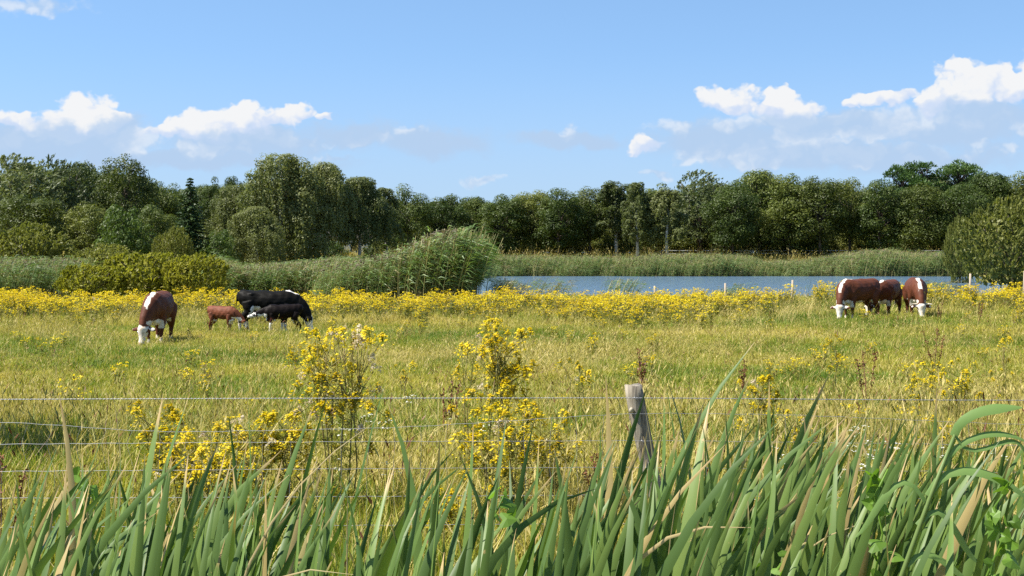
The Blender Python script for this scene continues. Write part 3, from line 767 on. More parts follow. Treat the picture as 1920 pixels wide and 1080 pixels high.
# ------------------------------------------------------------------ cattle
hoof_m = plain('hoof_horn', (.03, .025, .02), (.06, .05, .04), 20, .5)
horn_m = plain('cow_horn', (.45, .38, .27), (.62, .55, .43), 12, .45)
eye_m = plain('cow_eye', (.008, .006, .005), (.012, .01, .008), 5, .12, .6)
tag_m = plain('yellow_ear_tag', (.75, .55, .03), (.8, .6, .04), 5, .5)
udder_m = plain('udder_skin', (.52, .33, .26), (.60, .40, .32), 9, .6)
def coat_mat(name, rough=.62, spec=.2):
    m, nt, o = new_mat(name)
    at_ = nd(nt, 'ShaderNodeAttribute'); at_.attribute_name = 'coat'
    tc = nd(nt, 'ShaderNodeTexCoord'); n = tex_noise(nt, tc.outputs['Object'], 60, 4, .7)
    n2 = tex_noise(nt, tc.outputs['Object'], 5, 3, .6)
    f = (E(nt, n.outputs['Fac']) * .7 + E(nt, n2.outputs['Fac']) * 1.1 + .12)
    mm = nd(nt, 'ShaderNodeVectorMath', operation='SCALE'); nt.links.new(at_.outputs['Color'], mm.inputs[0]); nt.links.new(f.k, mm.inputs['Scale'])
    p = nd(nt, 'ShaderNodeBsdfPrincipled'); p.inputs['Roughness'].default_value = rough; p.inputs['Specular IOR Level'].default_value = spec
    p.inputs['Sheen Weight'].default_value = 0
    b = nd(nt, 'ShaderNodeBump'); b.inputs['Strength'].default_value = .35; b.inputs['Distance'].default_value = .015
    nt.links.new(n.outputs['Fac'], b.inputs['Height']); nt.links.new(b.outputs[0], p.inputs['Normal'])
    nt.links.new(mm.outputs[0], p.inputs['Base Color']); nt.links.new(p.outputs[0], o.inputs[0]); return m
coat_brown = coat_mat('hereford_coat'); coat_black = coat_mat('black_coat', .5, .08)

def ring_loft(mb, rings, n=18):
    """rings: (centre, u axis half vector, v axis half vector)"""
    th = np.linspace(0, 2 * np.pi, n, endpoint=False); base = mb.n; V = []
    for c, a, b in rings:
        V.append(np.asarray(c) + np.cos(th)[:, None] * np.asarray(a) + np.sin(th)[:, None] * np.asarray(b))
    k = len(rings); V = np.vstack(V)
    Q = [(i * n + j, i * n + (j + 1) % n, (i + 1) * n + (j + 1) % n, (i + 1) * n + j) for i in range(k - 1) for j in range(n)]
    mb.add(V, Q)
    c0 = np.asarray(rings[0][0]); c1 = np.asarray(rings[-1][0])
    mb.v.append(np.vstack([c0, c1])); T = [(k * n, (q + 1) % n, q) for q in range(n)] + [(k * n + 1, (k - 1) * n + q, (k - 1) * n + (q + 1) % n) for q in range(n)]
    mb.f.append(np.array(T) + base); mb.m.append(np.zeros(len(T), int)); mb.n += 2

def cow(name, label, loc, heading, size, style, neck='graze', yaw=0.0, strides=(0, 0, 0, 0), calf=False, horns=False, tags=False, udder=False, tail_sway=0.0, group='grazing cattle', droop=0.0):
    mb = MB()
    bw = .84 if calf else 1.0; lg = 1.12 if calf else 1.0; bd = .82 if calf else 1.0
    dairy = style == 'holstein'
    if dairy: bw *= .9; bd *= .92
    body = [(-1.0, 1.17, .12, .10), (-.95, 1.13, .235, .20), (-.82, 1.08, .310, .275), (-.62, 1.06, .345, .325), (-.35, 1.02, .375, .345), (-.05, .98, .405, .375),
            (.22, .97, .410, .375), (.42, .99, .395, .345), (.60, 1.01, .375, .300), (.76, 1.00, .33, .24), (.90, .94, .25, .17)]
    top0 = 1.38
    def dz(z): return z
    rings = []
    for (x, zc, hh, hw) in body:
        hh2 = hh * bd; zc2 = zc + (hh - hh2)
        if dairy and x < -.7: zc2 += .02
        rings.append(((x, 0, zc2), (0, hw * bw, 0), (0, 0, hh2)))
    ring_loft(mb, rings)
    if dairy:   # hook bones and rib barrel of a leaner animal
        for s in (-1, 1): mb.tube([(-.70, s * .17, 1.26), (-.55, s * .22, 1.27), (-.40, s * .18, 1.26)], [.05, .065, .04], 8)
    cy, sy = math.cos(yaw), math.sin(yaw)
    def nk(x, y, z, k=1.0):
        """bend neck and head sideways about the shoulder"""
        dx = x - .75; a = yaw * k
        return (.75 + dx * math.cos(a) - y * math.sin(a), dx * math.sin(a) + y * math.cos(a), z)
    if neck == 'graze':
        np_ = [(.56, 1.08, .33, .27), (.84, 1.00, .305, .225), (1.04, .84, .265, .180), (1.18, .66, .215, .148), (1.27, .49, .165, .125)]
        head = ((1.27, .50), (1.42, .02))
    elif neck == 'low':
        np_ = [(.62, 1.10, .29, .21), (.86, 1.03, .24, .165), (1.06, .90, .195, .135), (1.22, .75, .165, .115), (1.32, .64, .145, .105)]
        head = ((1.31, .66), (1.56, .24))
    else:        # reaching forward, nose raised
        np_ = [(.62, 1.08, .29, .21), (.86, 1.06, .22, .155), (1.06, 1.02, .18, .125), (1.22, .97, .155, .11), (1.30, .94, .14, .105)]
        head = ((1.28, .95), (1.74, .84))
    hz_off = 0.0
    rings = []
    pts = np.array([(q[0], q[1]) for q in np_]); tg = np.gradient(pts, axis=0); tg /= np.linalg.norm(tg, axis=1)[:, None]
    for (x, z, hh, hw), t in zip(np_, tg):
        k = min(1, max(0, (x - .6) / .5))
        nx, nz = -t[1], t[0]
        c = nk(x, 0, z, k); a = (np.array(nk(x, hw * bw, z, k)) - np.array(c)); b = np.array(nk(x + nx * hh, 0, z + nz * hh, k)) - np.array(c)
        rings.append((c, a, b))
    ring_loft(mb, rings, 16)
    (hx0, hz0), (hx1, hz1) = head
    hd = np.array([hx1 - hx0, hz1 - hz0]); hl = np.linalg.norm(hd); hd /= hl; hn = np.array([-hd[1], hd[0]])
    if hn[0] < 0 and neck != 'reach': hn = -hn
    if neck == 'reach': hn = np.array([-hd[1], hd[0]]); hn = hn if hn[1] > 0 else -hn
    hs = .88 if calf else 1.0
    prof = [(-.08, .085, .085, .0), (.0, .140, .135, .0), (.12, .158, .150, .012), (.26, .145, .142, .0), (.44, .112, .112, -.012), (.64, .088, .086, -.016), (.84, .085, .090, -.008), (.96, .075, .085, -.01), (1.02, .04, .05, -.015)]
    rings = []
    for (t, hh, hw, off) in prof:
        cx = hx0 + hd[0] * t * hl + hn[0] * off; cz = hz0 + hd[1] * t * hl + hn[1] * off
        c = np.array(nk(cx, 0, cz)); a = np.array(nk(cx, hw * hs, cz)) - c; b = np.array(nk(cx + hn[0] * hh * hs, 0, cz + hn[1] * hh * hs)) - c
        rings.append((c, a, b))
    ring_loft(mb, rings, 16)
    def hp(t, y, d): return nk(hx0 + hd[0] * t * hl + hn[0] * d, y, hz0 + hd[1] * t * hl + hn[1] * d)
    ears = []
    for s in (-1, 1):
        a = np.array(hp(.06, s * .11, -.01)); b = np.array(hp(.07, s * .34, -.03)); b[2] -= .03
        m_ = (a + b) / 2; ax = b - a; up = np.array(hp(-.10, 0, -.02)) - np.array(hp(.06, 0, -.02)); up = up / np.linalg.norm(up)
        fw = np.cross(ax / np.linalg.norm(ax), up)
        ring_loft(mb, [(a, up * .03, fw * .024), (a + ax * .3, up * .062, fw * .026), (a + ax * .65, up * .066, fw * .024), (b - ax * .06, up * .035, fw * .02), (b, up * .012, fw * .012)], 10)
        ears.append((a, b, up, fw))
    # legs
    sf = strides; lo = .0
    for i, s in ((0, 1), (1, -1)):
        d = sf[i]
        mb.tube([(.56, s * .17 * bw, .95), (.52 + d * .15, s * .20 * bw, .72), (.50 + d * .45, s * .195 * bw, .56), (.50 + d * .8, s * .185 * bw, .40), (.49 + d * .9, s * .18 * bw, .30), (.49 + d * 1.05, s * .18 * bw, .13), (.51 + d * 1.1, s * .18 * bw, .07), (.535 + d * 1.1, s * .18 * bw, .0)],
                np.array([.15, .125, .095, .068, .052, .046, .055, .062]) * (.9 if calf else 1), 12)
    for i, s in ((2, 1), (3, -1)):
        d = sf[i]
        mb.tube([(-.66, s * .17 * bw, 1.02), (-.60 + d * .2, s * .20 * bw, .82), (-.60 + d * .4, s * .215 * bw, .68), (-.72 + d * .7, s * .205 * bw, .54), (-.83 + d * .85, s * .20 * bw, .44), (-.815 + d * .95, s * .195 * bw, .30), (-.79 + d * 1.05, s * .195 * bw, .12), (-.765 + d * 1.1, s * .195 * bw, .06), (-.735 + d * 1.1, s * .195 * bw, 0.0)],
                np.array([.22, .195, .15, .105, .072, .056, .048, .056, .062]) * (.88 if calf else 1), 12)
    # brisket, tail
    mb.tube([(.35, 0, .66 + (.06 if calf else 0)), (.62, 0, .64 + (.08 if calf else 0)), (.82, 0, .76)], [.11, .14, .09], 12)
    mb.tube([(-.93, 0, 1.30), (-1.02, .01, 1.22), (-1.05, tail_sway * .4, .95), (-1.04, tail_sway, .68), (-1.03, tail_sway * 1.1, .52), (-1.03, tail_sway * 1.2, .40)], [.045, .036, .026, .026, .05, .015], 8)
    tmp = link('tmp', mb.mesh('tmp', [coat_brown]))
    md = tmp.modifiers.new('r', 'REMESH'); md.mode = 'VOXEL'; md.voxel_size = .021
    sm = tmp.modifiers.new('s', 'SMOOTH'); sm.factor = .5; sm.iterations = 4
    dg = bpy.context.evaluated_depsgraph_get(); me = bpy.data.meshes.new_from_object(tmp.evaluated_get(dg))
    bpy.data.objects.remove(tmp)
    n = len(me.vertices); co = np.zeros(n * 3); me.vertices.foreach_get('co', co); co = co.reshape(-1, 3)
    no = np.zeros(n * 3); me.vertices.foreach_get('normal', no); no = no.reshape(-1, 3)
    x, y, z = co.T
    ns = (np.sin(x * 23 + 2 * np.sin(z * 17)) + np.sin(z * 29 + 1.5 * np.sin(y * 21)) + np.sin(y * 31 + x * 13)) / 3
    # position along head axis
    H0 = np.array(hp(0, 0, 0)); H1 = np.array(hp(1, 0, 0)); ha = (H1 - H0) / np.linalg.norm(H1 - H0)
    th = (co - H0) @ ha / hl; dh = np.linalg.norm((co - H0) - np.outer((co - H0) @ ha, ha), axis=1)
    ishead = (th > -.12) & (dh < .42) & (x > 1.0 if neck != 'reach' else x > 1.15)
    ear = np.zeros(n, bool)
    for (a, b, up, fw) in ears:
        ax = b - a; L = np.linalg.norm(ax); t = (co - a) @ (ax / L); dd = np.linalg.norm(co - a - np.outer(t, ax / L), axis=1)
        ear |= (t > .03) & (dd < .10)
    lvl = .0
    if style == 'hereford':
        base = np.array((.090, .027, .011)); c = np.tile(base, (n, 1))
        wht = np.array((.62, .56, .47))
        w = np.zeros(n, bool)
        w |= ishead & ~ear & (th > -.02 + .05 * ns) & (dh < .2)
        w |= (np.abs(y - np.interp(x, [.75, 1.3], [0, math.sin(yaw) * .5])) < .062 + .02 * ns) & (no[:, 2] > .12) & (x > .25 + .06 * ns) & (x < 1.20 + .04 * ns) & (z > .80 + .04 * ns)
        w |= (z < .66 + .035 * ns) & (z > .45) & (np.abs(y) < .26) & (x > -.5) & (x < .9) & (no[:, 2] < .25)
        w |= (x > .70) & (z < .66 + .04 * ns) & (z > .5) & ~ishead & (no[:, 2] < .1) & (y > -.12)
        w |= (z < .17 + .04 * ns) & (z > .045) & (x < .95)
        w |= (x < -.98) & (z < .56)
        ew = ear & (ns > .25)
        c[w | ew] = wht
        c[(z < .045) & (x < .95)] = (.05, .04, .03)
        c[ishead & (th > .86 + .05 * ns) & (dh < .14)] = (.40, .27, .21)
        c[ishead & ~ear & w & (ns > .35)] = (.50, .42, .31)
    elif style == 'holstein':
        c = np.tile(np.array((.0075, .0065, .005)), (n, 1)); wht = np.array((.74, .70, .64)); w = np.zeros(n, bool)
        w |= ishead & ~ear & (th > .12 + .06 * ns) & (dh < .2) & ~((th < .26 + .05 * ns) & (np.abs((co - H0) @ np.array([0, 1., 0])) > .085))
        w |= ishead & ~ear & (np.abs((co - H0) @ np.array([0, 1, 0])) < .05) & (th > -.1)
        w |= (no[:, 2] > .35) & (np.abs(y) < .09 + .03 * ns) & (x > .55) & (x < .98)
        w |= (z < .68 + .05 * ns) & (x < -.25) & (x > -.62) & (z > .5)
        w |= ((x + .42) ** 2 + ((z - .78) * 1.3) ** 2 < (.14 + .05 * ns) ** 2)
        w |= (z < .36 + .06 * ns) & (z > .045) & (x < .95)
        w |= (z < .62) & (x > .3) & (x < .7) & (z > .52) & (np.abs(y) < .1)
        w |= (x < -.98) & (z < .58)
        c[w] = wht; c[(z < .045) & (x < .95)] = (.04, .035, .03)
    elif style == 'red_calf':
        c = np.tile(np.array((.135, .040, .017)), (n, 1)); wht = np.array((.74, .68, .60)); w = np.zeros(n, bool)
        w |= (z < .70 + .04 * ns) & (z > .5) & (np.abs(y) < .2) & (x > -.6) & (x < .7) & (no[:, 2] < .2)
        w |= ishead & ~ear & (th > .25 + .08 * ns) & (th < .75) & (ns > -.25)
        w |= (x > .7) & (z < .85) & (z > .55) & ~ishead & (no[:, 2] < 0)
        c[w] = wht; c[(z < .045) & (x < .95)] = (.05, .04, .03)
    else:     # black calf
        c = np.tile(np.array((.009, .006, .005)), (n, 1)); wht = np.array((.74, .70, .64)); w = np.zeros(n, bool)
        w |= (z < .52 + .06 * ns) & (z > .045) & (x > .3)
        w |= (z < .24 + .05 * ns) & (z > .045) & (x < .3)
        w |= (z < .70 + .03 * ns) & (z > .5) & (np.abs(y) < .16) & (x > -.6) & (x < .6) & (no[:, 2] < .2)
        w |= ishead & ~ear & (th > .1) & (np.abs(ns) < .55)
        w |= (x > .8) & (x < 1.25) & (z < .98 + .06 * ns) & (z > .6)
        c[w] = wht; brn = (z < .82) & (z > .5) & ~w & (ns > -.1) & (x > -.4); c[brn] = (.040, .013, .008)
    ca = me.color_attributes.new('coat', 'FLOAT_COLOR', 'POINT')
    ca.data.foreach_set('color', np.concatenate([c, np.ones((n, 1))], 1).astype(np.float32).ravel())
    rel = .011 * np.sin(x * 9 + 1.5 * np.sin(z * 7)) * np.sin(z * 8 + y * 5) + .006 * np.sin(x * 21 + y * 17) * np.sin(z * 19); co2 = co + no * (rel * (z > .45) * (x < 1.0))[:, None]
    me.vertices.foreach_set('co', co2.ravel()); me.update()
    me.materials.clear(); me.materials.append(coat_black if style in ('holstein', 'black_calf') else coat_brown)
    me.polygons.foreach_set('use_smooth', np.ones(len(me.polygons), bool))
    e = empty(name, loc, heading); e.scale = (size, size, size * (lg if calf else 1))
    link('body', me, e)
    for s in (-1, 1):
        q = MB(); p = np.array(hp(.27, s * .128 * hs, .045)); ring_loft(q, [(p + np.array((0, 0, dz_)), (r_, 0, 0), (0, r_, 0)) for dz_, r_ in ((-.024, .004), (-.017, .018), (0, .025), (.017, .018), (.024, .004))], 8)
        link('eye', q.mesh('eye', eye_m, True), e)
        q = MB(); p = np.array(hp(.97, s * .038, .052)); ring_loft(q, [(p + np.array((0, 0, dz_)), (r_, 0, 0), (0, r_, 0)) for dz_, r_ in ((-.014, .004), (0, .016), (.014, .004))], 8)
        link('nostril', q.mesh('nostril', eye_m, True), e)
        if horns:
            q = MB(); a = np.array(hp(-.04, s * .09, -.01)); b = np.array(hp(-.05, s * .25, .02)); d = np.array(hp(.02, s * .36, .10))
            q.tube([a, (a + b) / 2, b, (b + d) / 2 + np.array((0, s * .01, .0)), d], [.034, .032, .026, .017, .006], 8); link('horn', q.mesh('horn', horn_m, True), e)
        if tags:
            a, b, up, fw = ears[0 if s < 0 else 1]; m_ = a + (b - a) * .55 - up * .03
            q = MB(); bx_ = (b - a) / np.linalg.norm(b - a) * .035
            for off in (.036, .044): pass
            sg = 1 if fw[0] > 0 else -1
            f1 = fw * sg * .036; f2 = fw * sg * .046
            V = [m_ - bx_ + f1 + up * .03, m_ + bx_ + f1 + up * .03, m_ + bx_ + f1 - up * .06, m_ - bx_ + f1 - up * .06, m_ - bx_ + f2 + up * .03, m_ + bx_ + f2 + up * .03, m_ + bx_ + f2 - up * .06, m_ - bx_ + f2 - up * .06]
            q.add(V, [(0, 1, 2, 3), (7, 6, 5, 4), (0, 4, 5, 1), (1, 5, 6, 2), (2, 6, 7, 3), (3, 7, 4, 0)]); link('ear_tag', q.mesh('ear_tag', tag_m), e)
    if udder:
        q = MB(); ring_loft(q, [((-.46, 0, .70), (.20, 0, 0), (0, .15, 0)), ((-.45, 0, .60), (.19, 0, 0), (0, .15, 0)), ((-.44, 0, .54), (.14, 0, 0), (0, .12, 0)), ((-.44, 0, .51), (.05, 0, 0), (0, .05, 0))], 14)
        for (tx, ty) in ((-.36, .07), (-.36, -.07), (-.52, .07), (-.52, -.07)): q.tube([(tx, ty, .56), (tx, ty, .46)], [.022, .014], 6)
        link('udder', q.mesh('udder', udder_m, True), e)
    tag(e, label, 'calf' if calf else 'cow', group); return e

def cow_at(px, D, dz=0.0): x = X(px, D); return (x, D, gz(x, D) + dz)
GL = 'cattle grazing on the left'; GR = 'brown cattle grazing on the right'
def face(px, deg): return math.atan2(-1, -(px - 960) / F) - R(deg)      # degrees turned from facing the viewer towards the viewer's left
cow('brown_cow', 'brown white-faced cow grazing head-on, alone at the far left', cow_at(297, 41.6), face(297, 11), 1.09, 'hereford', yaw=-.26, strides=(.06, -.10, .06, -.08), group=GL)
cow('black_cow', 'big black and white cow grazing sideways with a calf underneath', cow_at(504, 46.0), face(504, -88), .985, 'holstein', yaw=-.12, strides=(.04, -.06, .10, -.12), tags=True, udder=True, group=GL)
cow('red_calf', 'small red brown calf with lowered head behind the black cow', cow_at(417, 45.3), face(417, -52), .57, 'red_calf', neck='low', yaw=.45, strides=(-.05, .06, -.08, .06), calf=True, tags=True, group=GL)
cow('black_calf', 'dark calf suckling in front of the black and white cow', cow_at(530, 45.1), face(530, 84), .63, 'black_calf', neck='reach', yaw=-.1, strides=(.18, .08, -.05, .1), calf=True, group=GL)
cow('brown_cow', 'brown white-faced cow turned left, leftmost of the three at right', cow_at(1609, 50.0), face(1609, 38), 1.03, 'hereford', yaw=.42, strides=(.05, -.06, .06, -.05), group=GR)
cow('brown_cow', 'brown cow half hidden behind its neighbour, middle of the three', cow_at(1664, 51.8), face(1668, 16), .99, 'hereford', yaw=-.62, strides=(-.04, .06, -.06, .05), group=GR)
cow('brown_cow', 'horned brown cow facing the camera, rightmost of the three', cow_at(1717, 50.5), face(1717, -6), 1.02, 'hereford', yaw=.1, strides=(.06, -.06, .04, -.05), horns=True, group=GR)

# ------------------------------------------------------------------ meadow grass
def blades(n, h0, h1, spread, w, g, lean=.35, wind=.06, m=0, segs=2):
    b = np.stack([g.normal(0, spread, n), g.normal(0, spread, n), np.full(n, -.02)], 1)
    h = g.uniform(h0, h1, n); a = g.uniform(0, 6.283, n); l = g.uniform(.05, lean, n) * h
    d = np.stack([np.cos(a) * l + wind * h, np.sin(a) * l, np.zeros(n)], 1)
    s = np.stack([-np.sin(a + g.normal(0, .8, n)), np.cos(a), np.zeros(n)], 1); s = unit(s)
    ww = (w * g.uniform(.6, 1.3, n))[:, None]
    mid = b + d * .35 + np.array([0, 0, 1]) * (h * .58)[:, None]; tip = b + d * 1.25 + np.array([0, 0, 1]) * (h * .95)[:, None]
    V = np.stack([b - s * ww, b + s * ww, mid + s * ww * .8, mid - s * ww * .8, tip], 1)
    return V
def add_blades(mb, V, m=0):
    n = len(V); base = np.arange(n)[:, None] * 5
    mb.add(V.reshape(-1, 3), base + np.array([[0, 1, 2, 3]]), m)
    mb.add(np.zeros((0, 3)), np.zeros((0, 4), int), m)
    st = mb.n - n * 5
    mb.f.append(st + base + np.array([[3, 2, 4]])); mb.m.append(np.full(n, m))
def tuft(seed, n, h0, h1, spread, w, mat, lean=.4, seedheads=0):
    g = np.random.default_rng(seed); mb = MB()
    V = blades(n, h0, h1, spread, w, g, lean); add_blades(mb, V)
    if seedheads:
        tips = V[:, 4]; k = min(seedheads, n)
        A = unit(V[:k, 4] - (V[:k, 2] + V[:k, 3]) / 2); C = tips[:k]
        mb.quads(C, A, perp(A, g), g.uniform(.06, .12, k), np.full(k, .016)); mb.quads(C + A * .02, A, perp(A, g), g.uniform(.05, .09, k), np.full(k, .014))
    return mb.mesh('grass_tuft', [M[mat]])
GC = proto_collection('grass_tufts', [tuft(1, 44, .07, .20, .13, .0055, 'grass'), tuft(2, 44, .08, .24, .14, .0055, 'grass'), tuft(3, 40, .10, .30, .12, .005, 'grass', .5),
                                      tuft(4, 34, .10, .30, .13, .0045, 'straw', .6), tuft(5, 12, .30, .62, .10, .0032, 'straw', .3, 12), tuft(6, 9, .40, .75, .12, .003, 'straw', .45, 9),
                                      tuft(7, 30, .15, .42, .11, .006, 'grass', .5), tuft(8, 30, .2, .5, .16, .005, 'straw', .9), tuft(9, 5, .3, .55, .08, .003, 'dock', .3, 5)])
def meadow(name, n, d0, d1, smin, smax, label, probs_green, probs_dry, margin=4, zmul=1.0):
    x, y = wedge(n, d0, d1, margin); ok = lake_d(x, y) < -1.0; x = x[ok]; y = y[ok]; n = len(x)
    dry = np.clip((wnoise(x, y, .35) - .42) * 2.4 + (wnoise(x, y, 1.4, 2) - .5) * .8 - .24 * sst(17, 26, y), 0, 1)
    u = rng.random(n); pg = np.cumsum(probs_green); pd = np.cumsum(probs_dry)
    isdry = rng.random(n) < dry
    idx = np.where(isdry, np.searchsorted(pd, u), np.searchsorted(pg, u)).clip(0, 7)
    idx = np.where(rng.random(n) < .012 + .03 * (wnoise(x, y, 1.1, 9) > .75), 8, idx)
    s = rng.uniform(smin, smax, n); s3 = np.stack([s, s, s * zmul * (.75 + .5 * wnoise(x, y, .8, 4))], 1)
    P = np.stack([x, y, ground(x, y)], 1)
    scatter(name, GC, P, rots(n, .1), s3, idx, label, 'grass')
PGR = [.36, .30, .18, .07, .03, .01, .05, 0]; PDR = [.12, .13, .14, .34, .12, .06, .03, .06]
meadow('near_meadow_grass', 13000, 7.0, 20, .75, 1.15, 'tall mixed green and straw coloured grass near the fence', [.22, .24, .22, .10, .03, .01, .14, .04], [.10, .12, .14, .30, .10, .05, .07, .12], 3, 1.0)
meadow('middle_meadow_grass', 34000, 20, 48, .9, 1.4, 'short yellowish green pasture grass around the cattle', PGR, PDR, 4, .62)
meadow('far_meadow_grass', 16000, 48, 67, 1.1, 1.8, 'rough grass under the band of ragwort', PGR, PDR, 4, .7)
meadow('shore_grass', 9000, 67, 86, 1.1, 2.0, 'low grass on the shore behind the ragwort', PGR, PDR, 4, .45)
meadow('far_slope_grass', 9000, 168, 196, 2.2, 3.6, 'dry grass on the slope below the wood', PDR, PDR, 10)

# ------------------------------------------------------------------ ragwort
def ragwort_mesh(seed, H=1.0, nst=3, fl=.046, nfl=6, nbr=6, spread=.17, fluff=.0, mats=None, leafn=44, yellow='yellow'):
    """whole plant in one mesh for plants only a few pixels wide"""
    g = np.random.default_rng(seed); mb = MB()
    for s in range(nst):
        b = np.array([g.normal(0, spread * .5), g.normal(0, spread * .5), -.03]); h = H * g.uniform(.78, 1.0)
        top = b + np.array([g.normal(.03, .08), g.normal(0, .08), h * .72])
        mb.tube([b, (b + top) / 2 + g.normal(0, .015, 3), top], [.007, .006, .005], 4, 0, False)
        n = leafn; t = g.uniform(.05, 1, n); C = b + (top - b) * t[:, None] + g.normal(0, .05, (n, 3)) * np.array([1, 1, .4])
        A = unit(np.stack([g.normal(0, 1, n), g.normal(0, 1, n), g.uniform(.1, .9, n)], 1)); mb.quads(C, A, perp(A, g), g.uniform(.06, .14, n), g.uniform(.02, .045, n), 1)
        for k in range(nbr):
            a = g.uniform(0, 6.28); r = spread * g.uniform(.2, 1.0); e = top + np.array([math.cos(a) * r, math.sin(a) * r, h * g.uniform(-.14, .28) - r * .25])
            st = b + (top - b) * g.uniform(.55, .85)
            mb.tube([st, (st + e) / 2 + np.array([0, 0, -.02]), e], [.004, .003, .003], 3, 0, False)
            C = e + g.normal(0, 1, (nfl, 3)) * np.array([.035, .035, .012]); nn = unit(np.array([0, 0, 1.]) + g.normal(0, .45, (nfl, 3))); A = perp(nn, g)
            L = fl * g.uniform(.7, 1.25, nfl); mb.quads(C, A, np.cross(nn, A), L, L, 2)
    return mb.mesh('ragwort', [M['rag_stem'], M['rag_leaf'], M[yellow]])
RAG = [ragwort_mesh(s, H=1.0, nst=3) for s in range(101, 107)]
RAGC = proto_collection('ragwort_plants', RAG + [ragwort_mesh(120, H=.9, nst=3, yellow='orange'), ragwort_mesh(121, H=.8, nst=2, yellow='orange')])

# hero plants near the fence: stems, leaves and every flower head as parts
def flower_cluster_mesh(seed, n=16, r=.05, fl=.016, fluff=False):
    g = np.random.default_rng(seed); mb = MB()
    for k in range(n):
        c = np.array([g.normal(0, r * .55), g.normal(0, r * .55), 0]); c[2] = -2.2 * (c[0] ** 2 + c[1] ** 2) / max(r, .01) * .5 + g.normal(0, .007)
        if fluff:
            m = 7; C = c + g.normal(0, .008, (m, 3)); A = rdir(m, g); mb.quads(C, A, perp(A, g), np.full(m, .022), np.full(m, .018)); continue
        nn = unit(np.array([c[0] * 6, c[1] * 6 - .25, 1.]) + g.normal(0, .45, 3)); a = perp(nn[None], g)[0]; b = np.cross(nn, a)
        R0 = fl * g.uniform(.8, 1.2); th = np.linspace(0, 6.283, 8, endpoint=False)
        rr = np.where(np.arange(8) % 2 == 0, R0, R0 * .62)
        V = c + (np.cos(th) * rr)[:, None] * a + (np.sin(th) * rr)[:, None] * b
        V = np.vstack([V, c + nn * R0 * .3]); mb.add(V, [(i, (i + 1) % 8, 8) for i in range(8)])
        q = c - nn * .03; V = np.array([c - a * .003, c + a * .003, np.array([0, 0, -.07]) + a * .002, np.array([0, 0, -.07]) - a * .002]); mb.add(V, [(0, 1, 2, 3)], 1)
    return mb.mesh('flower_head', [M['fluff'] if fluff else M['yellow'], M['rag_leaf']])
FLW = [flower_cluster_mesh(s, n=int(20 + s % 5 * 4), r=.050 + .010 * (s % 3)) for s in range(201, 207)]
FLF = [flower_cluster_mesh(s, n=10, r=.04, fluff=True) for s in (211, 212)]
def rag_leaf_mesh(seed):
    g = np.random.default_rng(seed); mb = MB(); L = .16     # pinnate leaf
    mb.add([(0, -.003, 0), (L * .5, -.004, .03), (L, 0, .02), (L * .5, .004, .03), (0, .003, 0)], [(0, 1, 3, 4)]); mb.add([(L * .5, -.004, .03), (L, 0, .02), (L * .5, .004, .03)], [(0, 1, 2)])
    for k in range(5):
        t = .25 + .16 * k; c = np.array([L * t, 0, .03 * math.sin(t * 2.4)])
        for s in (-1, 1): mb.add([c, c + np.array([.012, s * .022, .004]), c + np.array([.022, s * .042 * (1.2 - t * .5), .0]), c + np.array([.028, s * .018, .002])], [(0, 1, 2, 3)])
    return mb.mesh('leaf', [M['rag_leaf']])
RLEAF = [rag_leaf_mesh(s) for s in (1, 2)]
def hero_ragwort(px, top_py, D, width_px, label, stems=4, heads=16, fluffp=.12, seed=0, group='flowering ragwort near the fence', leaf_n=16, dense=1.0):
    g = np.random.default_rng(500 + seed); x = X(px, D); z0 = gz(x, D); H = Z(top_py, D) - z0; W = width_px / F * D / 2
    e = empty('ragwort_plant', (x, D, z0)); tops = []
    for s in range(stems):
        b = np.array([g.normal(0, .06), g.normal(0, .06), -.03]); a = g.uniform(0, 6.28); r = W * g.uniform(.1, .6)
        tp = np.array([math.cos(a) * r, math.sin(a) * r * .8, H * g.uniform(.66, .8)])
        P = np.array([b, b * .6 + tp * .4 + g.normal(0, .02, 3), b * .2 + tp * .8 + g.normal(0, .02, 3), tp]); mb = MB(); mb.tube(P, [.0075, .0065, .0055, .004], 6, 0)
        nh = max(2, int(heads * 1.35) // stems); ends = []
        for k in range(nh):
            a2 = g.uniform(0, 6.28); rr = W * math.sqrt(g.uniform(.02, .75)); top = np.array([tp[0] * .6 + math.cos(a2) * rr, tp[1] * .6 + math.sin(a2) * rr, H * (1.0 - .42 * g.uniform() ** 1.6 - .08 * (rr / max(W, .01)) ** 2)])
            if g.random() < .25: top[2] -= H * g.uniform(.05, .2)
            st = P[2] + (P[3] - P[2]) * g.uniform(0, 1); mb.tube([st, (st + top) / 2 + np.array([0, 0, -.02]) + g.normal(0, .01, 3), top - np.array([0, 0, .05])], [.0035, .003, .0025], 4, 0); ends.append(top)
        so = link('stem', mb.mesh('stem', [M['rag_stem']], True), e)
        for k in range(leaf_n):
            t = g.uniform(.10, 1.15); c = P[0] + (P[-1] - P[0]) * t + g.normal(0, .03, 3) * (t > .6); lo = link('leaf', RLEAF[k % 2], e, tuple(c)); lo.rotation_euler = (g.normal(0, .3), -g.uniform(.2, .8), g.uniform(0, 6.28)); q = g.uniform(.6, 1.1) * (1.15 - .5 * t); lo.scale = (q, q, q)
        for top in ends:
            fo = link('flower_head', (FLF[int(g.integers(2))] if g.random() < fluffp else FLW[int(g.integers(6))]), e, tuple(top)); fo.rotation_euler = (g.normal(0, .2), g.normal(0, .2), g.uniform(0, 6.28)); q = g.uniform(.55, 1.05) * dense; fo.scale = (q, q, q)
    tag(e, label, 'wildflower', group); return e
